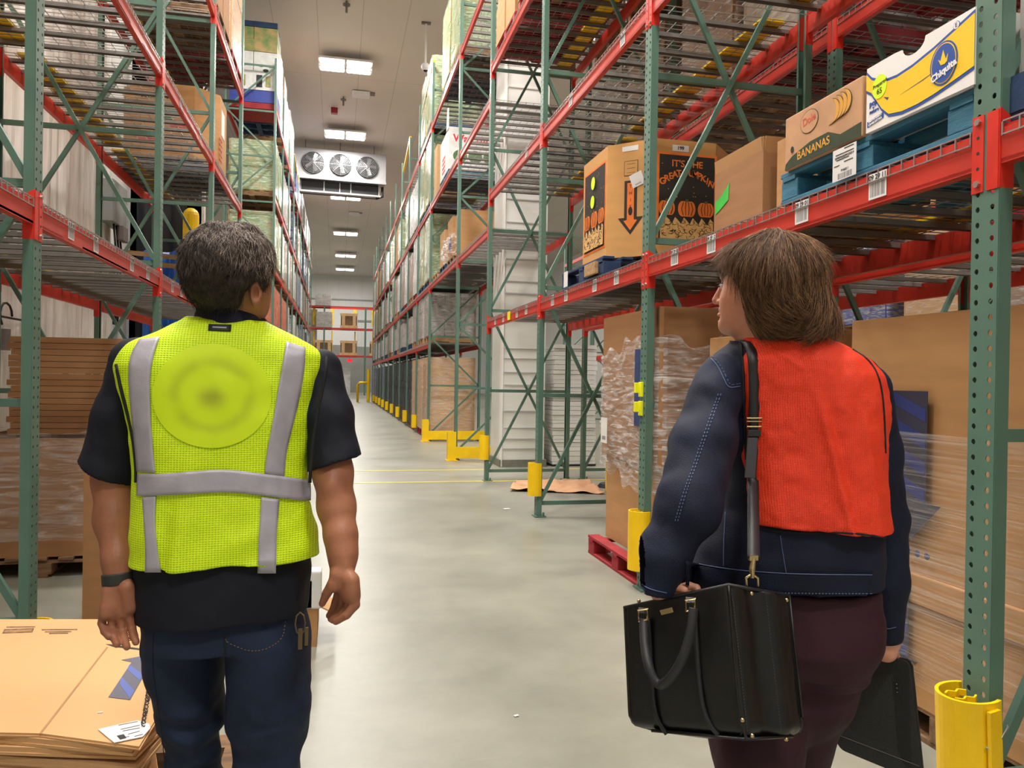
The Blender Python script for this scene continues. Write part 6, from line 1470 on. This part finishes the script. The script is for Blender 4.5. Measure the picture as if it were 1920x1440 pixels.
# cut-out below the armhole at the left edge
Vv.cut(elli(ppx(1388, 960, 1.44), (.026, .2, .11)), .005)
def of(P):
    u, v, w = P[..., 0], P[..., 1], P[..., 2]; x = u/1.43*FPX+960; y = 720-w/1.43*FPX
    f = .0035*vnoise(P@np.array([[1, 0, .3], [0, 1, 0], [0, 0, 1.]])*np.array([1.2, 1, .4])+1, 13, 62)+.0022*vnoise(P+2, 30, 63)+.0012*vnoise(P+2, 70, 64)
    for (x0, y0, x1, y1, a) in ((1520, 720, 1580, 1000, -.006), (1538, 720, 1600, 1000, .004), (1600, 740, 1640, 1000, -.004), (1440, 640, 1500, 690, -.003)):
        t = (y-y0)/(y1-y0); xx = x0+(x1-x0)*t; f += a*np.exp(-((x-xx)/9)**2)*np.clip(t*4, 0, 1)*np.clip((1.15-t)*5, 0, 1)
    return f
Vv.shift(of); Vv.half(ppx(1600, 999, 1.425), (-.055, 0, -1)); ov = vmesh('safety_vest', Vv, ORV, wom, wo); ov['label'] = 'orange mesh vest with black binding'
so = Surf([ov, jack], wo)
def bnd(pts, r=.003): return seam('edge_binding', so, pts, BIND, ov, r, -.0005, step=8)
bnd([(1389, 640), (1393, 680), (1394, 740), (1397, 800), (1400, 862)], .0038); bnd([(1598, 655), (1628, 674), (1648, 705), (1657, 760), (1660, 850)], .0026); bnd([(1424, 992), (1500, 1000), (1590, 998), (1662, 1008)], .0022)
# strap of the bag over the left shoulder
LEA = mat('black leather', (17, 16, 18), .33, 0, .15, 30, .1, 420, spec=.5); LEA2 = mat('strap leather', (34, 34, 38), .45, 0, .1, 30, .08, 400); GOLD = mat('pale gold metal', (196, 176, 130), .25, .95, .03)
# --- trousers
J = Vol(ppx(1270, 1090, 1.5)-np.array([.03, .30, 0])-np.array([0, 0, 1.05]), ppx(1700, 1090, 1.5)+np.array([.05, .45, .0]), .0042)
PUR = mat('burgundy trousers', (54, 24, 36), .7, 0, .15, 8, .12, 300, spec=.3)
J.add(loft([(1085, 1312, 1646, 1.555, .125), (1140, 1306, 1650, 1.56, .14), (1190, 1312, 1638, 1.56, .145), (1235, 1325, 1612, 1.56, .13)], 2.4), .01)
J.add(lcone((1405, 1195, 1.55, 82), (1418, 1380, 1.52, 80), flat=((0, 1, 0), 1.25)), .03); J.add(lcone((1418, 1380, 1.52, 80), (1424, 1500, 1.50, 76)), .03); J.add(cone(lk, la, .076, .055), .02)
J.add(lcone((1548, 1190, 1.545, 88), (1522, 1290, 1.56, 72), flat=((0, 1, 0), 1.25)), .04); J.add(lcone((1522, 1290, 1.56, 72), (1478, 1490, 1.66, 52)), .03); J.add(cone(rk, ra_, .058, .045), .02)
J.half(floor_w(1424, 1.5, .03), (0, 0, -1)); J.shift(lambda P: .003*vnoise(P+2, 16, 52)+.0016*vnoise(P, 34, 53)); trou = vmesh('trousers', J, PUR, wom, wo)
for (ax, av) in ((1424, 1.50), (1470, 1.80)):
    sh = Vol(floor_w(ax, av)-np.array([.07, .13, .01]), floor_w(ax, av)+np.array([.07, .22, .14]), .004); c = floor_w(ax, av, .045)
    sh.add(cone(c+np.array([0, -.03, 0]), c+np.array([0, .05, .0]), .036, .038), .02); sh.add(cone(c+np.array([0, .05, -.008]), c+np.array([.0, .15, -.018]), .038, .026), .02); sh.half(floor_w(ax, av, .004), (0, 0, -1)); vmesh('shoe', sh, SHOE, wom, wo)
# --- hair, a chin-length bob
H = Vol(ppx(1325, 660, 1.48)-np.array([.01, .15, 0]), ppx(1590, 415, 1.48)+np.array([.02, .16, .02]), .003)
H.add(elli(ppx(1450, 515, 1.495), (.0955, .105, .0835)), .02); H.add(elli(ppx(1478, 575, 1.49), (.076, .088, .060)), .03); H.add(elli(ppx(1510, 598, 1.485), (.052, .074, .040)), .02)
H.add(elli(ppx(1412, 498, 1.51), (.062, .075, .045)), .02); H.add(elli(ppx(1440, 590, 1.485), (.040, .05, .038)), .02)
# face opening
H.cut(cone(ppx(1330, 512, 1.50), ppx(1352, 560, 1.50), .024, .034, flat=((0, 1, 0), 5)), .006)
H.cut(cone(ppx(1345, 545, 1.50), ppx(1372, 640, 1.50), .034, .042, flat=((0, 1, 0), 5)), .008); H.cut(cone(ppx(1338, 530, 1.50), ppx(1330, 500, 1.50), .020, .008, flat=((0, 1, 0), 5)), .008)
H.half(ppx(1440, 634, 1.41), (-.12, -.05, -1)); H.shift(lambda P: .004*vnoise(P@np.array([[1, 0, .3], [0, 1, 0], [.25, 0, 1.]])*np.array([1.4, 1, .35]), 30, 71)+.0018*vnoise(P*np.array([1.6, 1, .25]), 70, 72))
hair = vmesh('hair', H, HAIRB, wom, wo)
crown = Vector(towld(ppx(1440, 440, 1.50), wo)); turn = Vector(towld(ppx(1480, 600, 1.40), wo))
def hd2(p, nn, r):
    q = p-crown; low = min(1, max(0, (-(q.dot(VU))-.09)/.08)); side = (p-turn).dot(VR)
    t = -VU*(1.0-.75*low)+VR*(q.dot(VR)*3.5)*(1-low)+VR*low*(.95 if side < .03 else -.3)+Vector((r.rand()-.5, r.rand()-.5, r.rand()-.5))*.25
    t = t-nn*t.dot(nn)*.96; return t.normalized()
def pxof(p):
    d = p+Vector(wo)-EYE; z = d.dot(VF); return 960+FPX*d.dot(VR)/z, 720-FPX*d.dot(VU)/z
def upo(p, nn):
    if nn.dot(VF) > .5: return False
    x, y = pxof(p); return not (y > 455 and x < 1368+max(0, y-500)*.35)
strands('hair_strands', hair, HAIRB3, hair, 3800, .05, .0005, hd2, 11, .12, .003, 6, upo); strands('hair_strands', hair, HAIRB2, hair, 2100, .045, .00045, hd2, 12, .12, .004, 6, upo); strands('hair_strands', hair, HAIRB, hair, 2400, .05, .0005, hd2, 13, .12, .003, 6, upo)
# ================================================================= handbag
bc = at(1340, 1240, 1.3); bag = thing('handbag', 'structured black leather tote hanging by a long strap from the shoulder', 'handbag', bc); bo = Vector(bc)
def cw(px, py, v): return Vector(towld(ppx(px, py, v), bo))
TL, TM, TR = (1170, 1139, 1.41), (1366, 1096, 1.275), (1480, 1117, 1.36); BL, BM, BR = (1180, 1366, 1.39), (1400, 1386, 1.245), (1508, 1380, 1.335)
TK, BK = (1300, 1128, 1.50), (1330, 1384, 1.47)     # hidden far corner
def quad(A_, B_, C_, D_, nu, nv, fn, rl=0, rr=0):
    """patch A top-left, B top-right, C bottom-right, D bottom-left"""
    A_, B_, C_, D_ = [cw(*q) for q in (A_, B_, C_, D_)]; n = ((B_-A_).cross(D_-A_)).normalized(); vs = []
    for i in range(nu+1):
        for j in range(nv+1): u, v = i/nu, j/nv; q_ = max(0, (v-.88)/.12); q_ = 1-math.sqrt(max(0, 1-q_*q_)); u = u+(rl*q_)*(1-u)-(rr*q_)*u; vs.append((A_*(1-u)+B_*u)*(1-v)+(D_*(1-u)+C_*u)*v+n*fn(u, v))
    return vs, [(i*(nv+1)+j, i*(nv+1)+j+1, (i+1)*(nv+1)+j+1, (i+1)*(nv+1)+j) for i in range(nu) for j in range(nv)]
edge = lambda u, v, k=.05: -.006*(max(0, 1-u/k)**2+max(0, 1-(1-u)/k)**2)-.012*max(0, 1-(1-v)/.08)**2
def panel(name, c4, fn, th=.004, rl=0, rr=0):
    mb = MB(); vs, fs = quad(*c4, 40, 40, fn, rl, rr); mb.add(vs, fs); o = obj(name, mb, LEA, bag, smooth=True); m = o.modifiers.new('s', 'SOLIDIFY'); m.thickness = th; m.offset = 0; return o
sg = -1
panel('front_panel', (TL, TM, BM, BL), lambda u, v: sg*(edge(u, v)+.005*math.sin(math.pi*u)*math.sin(math.pi*v)), rl=.11)
panel('side_gusset', (TM, TR, BR, BM), lambda u, v: sg*(edge(u, v, .12)-.010*math.exp(-((u-.36)/.12)**2)*(1-.5*v)+.007*math.exp(-((u-.66)/.12)**2)+.003*math.sin(v*7)*u*(1-u)*4), rr=.16)
panel('back_panel', (TR, TK, BK, BR), lambda u, v: 0, rl=.1); panel('far_gusset', (TK, TL, BL, BK), lambda u, v: 0, rr=.3)
mb = MB(); q = [cw(*k) for k in ((1222, 1370, 1.36), BM, (1488, 1382, 1.32), BK)]; mb.add([tuple(a+VU*.003) for a in q], [(0, 1, 2, 3)]); o = obj('base_panel', mb, LEA, bag); o.modifiers.new('s', 'SOLIDIFY').thickness = .004
mb = MB(); q = [cw(*k) for k in (TL, TM, TR, TK)]; mb.add([tuple(a-VU*.035) for a in q], [(0, 1, 2, 3)]); o = obj('inner_top', mb, BLACK, bag); o.modifiers.new('s', 'SOLIDIFY').thickness = .004
def line3(name, pts, r, mt, par=bag, sm=2): return obj(name, MB().tube([cw(*p) for p in smoothp(pts, sm)], r, 8), mt, par, smooth=True)
line3('edge_piping', [TL, TM, TR], .0028, LEA2, sm=0); line3('edge_piping', [TM, (1374, 1200, 1.262), (1382, 1300, 1.248), (1390, 1352, 1.243), BM], .0024, LEA, sm=1); line3('edge_piping', [(1222, 1370, 1.358), BM, (1486, 1381, 1.314)], .0026, LEA, sm=0); line3('edge_piping', [TR, (1504, 1345, 1.337)], .0024, LEA, sm=0)
line3('panel_piping', [(1302, 1150, 1.305), (1308, 1240, 1.298), (1314, 1310, 1.29), (1326, 1352, 1.285), (1346, 1378, 1.28)], .0045, LEA2); line3('panel_piping', [(1216, 1160, 1.362), (1222, 1260, 1.355), (1226, 1330, 1.348), (1238, 1358, 1.345), (1250, 1376, 1.34)], .0045, LEA)
# handle
def ribbon(name, pts, w, mt, par, th=.004, wdir=None, sm=2):
    P = [cw(*p) for p in smoothp(pts, sm)]; mb = MB(); vs = []
    for i, p in enumerate(P):
        d = (P[min(i+1, len(P)-1)]-P[max(i-1, 0)]).normalized(); x = (wdir if wdir is not None else d.cross(VF)).normalized()*w/2; vs += [tuple(p-x), tuple(p), tuple(p+x)]
    mb.add(vs, [(3*i+j, 3*i+3+j, 3*i+4+j, 3*i+1+j) for i in range(len(P)-1) for j in range(2)]); o = obj(name, mb, mt, par, smooth=True); m = o.modifiers.new('s', 'SOLIDIFY'); m.thickness = th; m.offset = 0; return o
hp = [(1207, 1160, 1.345), (1208, 1200, 1.325), (1214, 1245, 1.30), (1226, 1276, 1.29), (1238, 1286, 1.285), (1254, 1276, 1.275), (1276, 1245, 1.265), (1290, 1205, 1.268), (1298, 1170, 1.272), (1300, 1140, 1.28)]
hd_ = ribbon('handle', hp, .015, LEA2, bag, .006)
for (x, y, v) in ((1206, 1154, 1.345), (1295, 1135, 1.285)):
    P = [cw(x-9, y-9, v), cw(x+8, y-12, v-.004), cw(x+8, y+8, v-.004), cw(x-8, y+11, v)]; obj('handle_ring', MB().tube(P, .0028, 6, closed=True), GOLD, bag)
    obj('ring_tab', MB().bar(cw(x, y-14, v+.01), cw(x, y-4, v+.003), .016, .004), LEA, bag)
obj('gold_plate', MB().bar(cw(1239, 1149, 1.335), cw(1262, 1143, 1.319), .004, .009, up=tuple(VU)), GOLD, bag, bev=.001)
for (x, y, v) in ((1409, 1113, 1.288), (1475, 1125, 1.342), (1198, 1127, 1.395)): obj('rivet', MB().sph(tuple(cw(x, y, v)), .0036, 10, 6), GOLD, bag, smooth=True)
for (x, y, v) in ((1410, 1379, 1.245), (1474, 1386, 1.30), (1392, 1350, 1.236)): obj('base_stud', MB().sph(tuple(cw(x, y, v)), .0038, 10, 6), GOLD, bag, smooth=True)
for xs, vv in ((1370, 1.266), (1433, 1.315)):
    mb = MB(); 
    for k in range(46):
        t_ = k/46; a = cw(xs+2+30*t_, 1106+268*t_, vv-.036*t_-.004); mb.bar(a, a+VU*-.0026, .0008)
    obj('stitch_line', mb, mat('grey leather stitch', (70, 70, 74), .6, 0, 0), bag)
# clip and strap
mb = MB().tube([cw(1400, 1098, 1.30), cw(1399, 1084, 1.30), cw(1410, 1076, 1.30), cw(1421, 1084, 1.30), cw(1421, 1099, 1.30)], .0024, 8); obj('strap_ring', mb, GOLD, bag, smooth=True)
mb = MB().tube([cw(1411, 1084, 1.298), cw(1410, 1066, 1.30), cw(1413, 1046, 1.302)], [.003, .0055, .004], 10); mb.box(tuple(cw(1412, 1046, 1.302)), (.016, .006, .008)); obj('snap_hook', mb, GOLD, bag, smooth=False)
sb = Surf([ov, jack], wo)
def sp(px, py, off=.004): p = sb.hit(px, py, off)+Vector(wo)-bo; return p
P = []
pts = dens(smoothp([(1402, 642), (1412, 662), (1415, 700), (1415, 800), (1412, 900)], 2), 6)
for x, y in pts: P.append(sp(x, y))
v0 = (P[-1]+bo-EYE).dot(FWD)
for k in range(1, 24): t_ = k/23; P.append(cw(1412+1*t_, 900+146*t_, v0+(1.302-v0)*min(1, t_*1.0)))
back = []
for k in range(8): t_ = k/7; a = P[0]; back.append(a+VF*(.10*t_)+VU*(.012*math.sin(t_*2.2)-.03*t_*t_))
P = back[::-1]+P; mb = MB(); vs = []
for i, p in enumerate(P):
    n_ = (p+bo-EYE); x = VR*.0105 if i > 0 else VR*.0105; vs += [tuple(p-x), tuple(p), tuple(p+x)]
mb.add(vs, [(3*i+j, 3*i+3+j, 3*i+4+j, 3*i+1+j) for i in range(len(P)-1) for j in range(2)]); o = obj('shoulder_strap', mb, LEA2, bag, smooth=True); m = o.modifiers.new('s', 'SOLIDIFY'); m.thickness = .004; m.offset = 0
for (x, y0, y1, w_, mt, off) in ((1412, 806, 818, .025, LEA2, .011), (1409, 820, 896, .020, mat('strap tail leather', (72, 72, 80), .4, 0, .1), .011)):
    a, b = sp(x+2, y0, off), sp(x-3 if y1 > 850 else x+2, y1, off); obj('strap_keeper' if y1 < 850 else 'strap_tail', MB().bar(a, b, w_, .004, up=tuple(VF)), mt, bag, bev=.001)
a = sp(1414, 790, .011); obj('buckle', MB().tube([a-VR*.014+VU*.006, a+VR*.014+VU*.006, a+VR*.014-VU*.010, a-VR*.014-VU*.010], .0016, 6, closed=True).bar(a-VR*.014, a+VR*.014, .002), GOLD, bag)
for k in range(5): p = sp(1415, 700+18*k, .0068); obj('strap_hole', MB().cyl(p, p-VF*.0006, .0014, 8), BLACK, bag)
# ================================================================= folder
fc = at(1650, 1340, 1.62); fol = thing('folder', 'black zip portfolio folder held at the side in the right hand', 'folder', fc); bo2 = Vector(fc)
def cf(px, py, v): return Vector(towld(ppx(px, py, v), bo2))
A_, B_, C_, D_ = cf(1585, 1222, 1.68), cf(1706, 1238, 1.60), cf(1730, 1470, 1.59), cf(1566, 1402, 1.665)
def rquad(A, B, C, D, r=.12, n=6):
    out = []
    for i, (p, c, nx) in enumerate(((D, A, B), (A, B, C), (B, C, D), (C, D, A))):
        e1 = (p-c)*r; e2 = (nx-c)*r*(1 if i % 2 == 0 else 1)
        m_ = min(e1.length, e2.length); e1 = e1.normalized()*m_; e2 = e2.normalized()*m_
        for k in range(n+1): t = k/n*math.pi/2; out.append(c+e1*(1-math.sin(t))+e2*(1-math.cos(t)))
    return out
n_ = ((B_-A_).cross(D_-A_)).normalized(); n_ = n_ if n_.dot(VF) > 0 else -n_
def slab(name, d0, d1, sc, mt, bev=.002):
    R = rquad(A_, B_, C_, D_); c = (A_+B_+C_+D_)/4; N = len(R); mb = MB(); mb.add([tuple(c+(p-c)*sc+n_*d0) for p in R]+[tuple(c+(p-c)*sc+n_*d1) for p in R], [tuple(range(N))[::-1], tuple(range(N, 2*N))]+[(i, (i+1) % N, N+(i+1) % N, N+i) for i in range(N)]); return obj(name, mb, mt, fol, bev=bev)
FOL = mat('matte black folder', (26, 27, 26), .5, 0, .1, 10, .2, 300); slab('front_cover', 0, .005, 1, FOL); slab('zip_edge', .005, .02, .975, mat('zip tape', (10, 10, 12), .7, 0, 0)); slab('back_cover', .02, .026, 1, FOL)
def fp(u, v, d=-.0012): return (A_*(1-u)+B_*u)*(1-v)+(D_*(1-u)+C_*u)*v+n_*d
obj('pocket_stitch', MB().tube([fp(.0+.015, .86), fp(.5, .86), fp(.985, .86)], .0007, 5), mat('grey fold stitch', (110, 104, 92), .6), fol)
for k in range(3): obj('small_mark', MB().sph(tuple(fp(.78, .22+.035*k)), .0013, 8, 5), mat('silver mark', (120, 120, 124), .4), fol)
obj('zip_pull', MB().bar(fp(1.0, .02, .012), fp(1.04, .05, .012), .004, .002), GOLD, fol)
bake_texts()
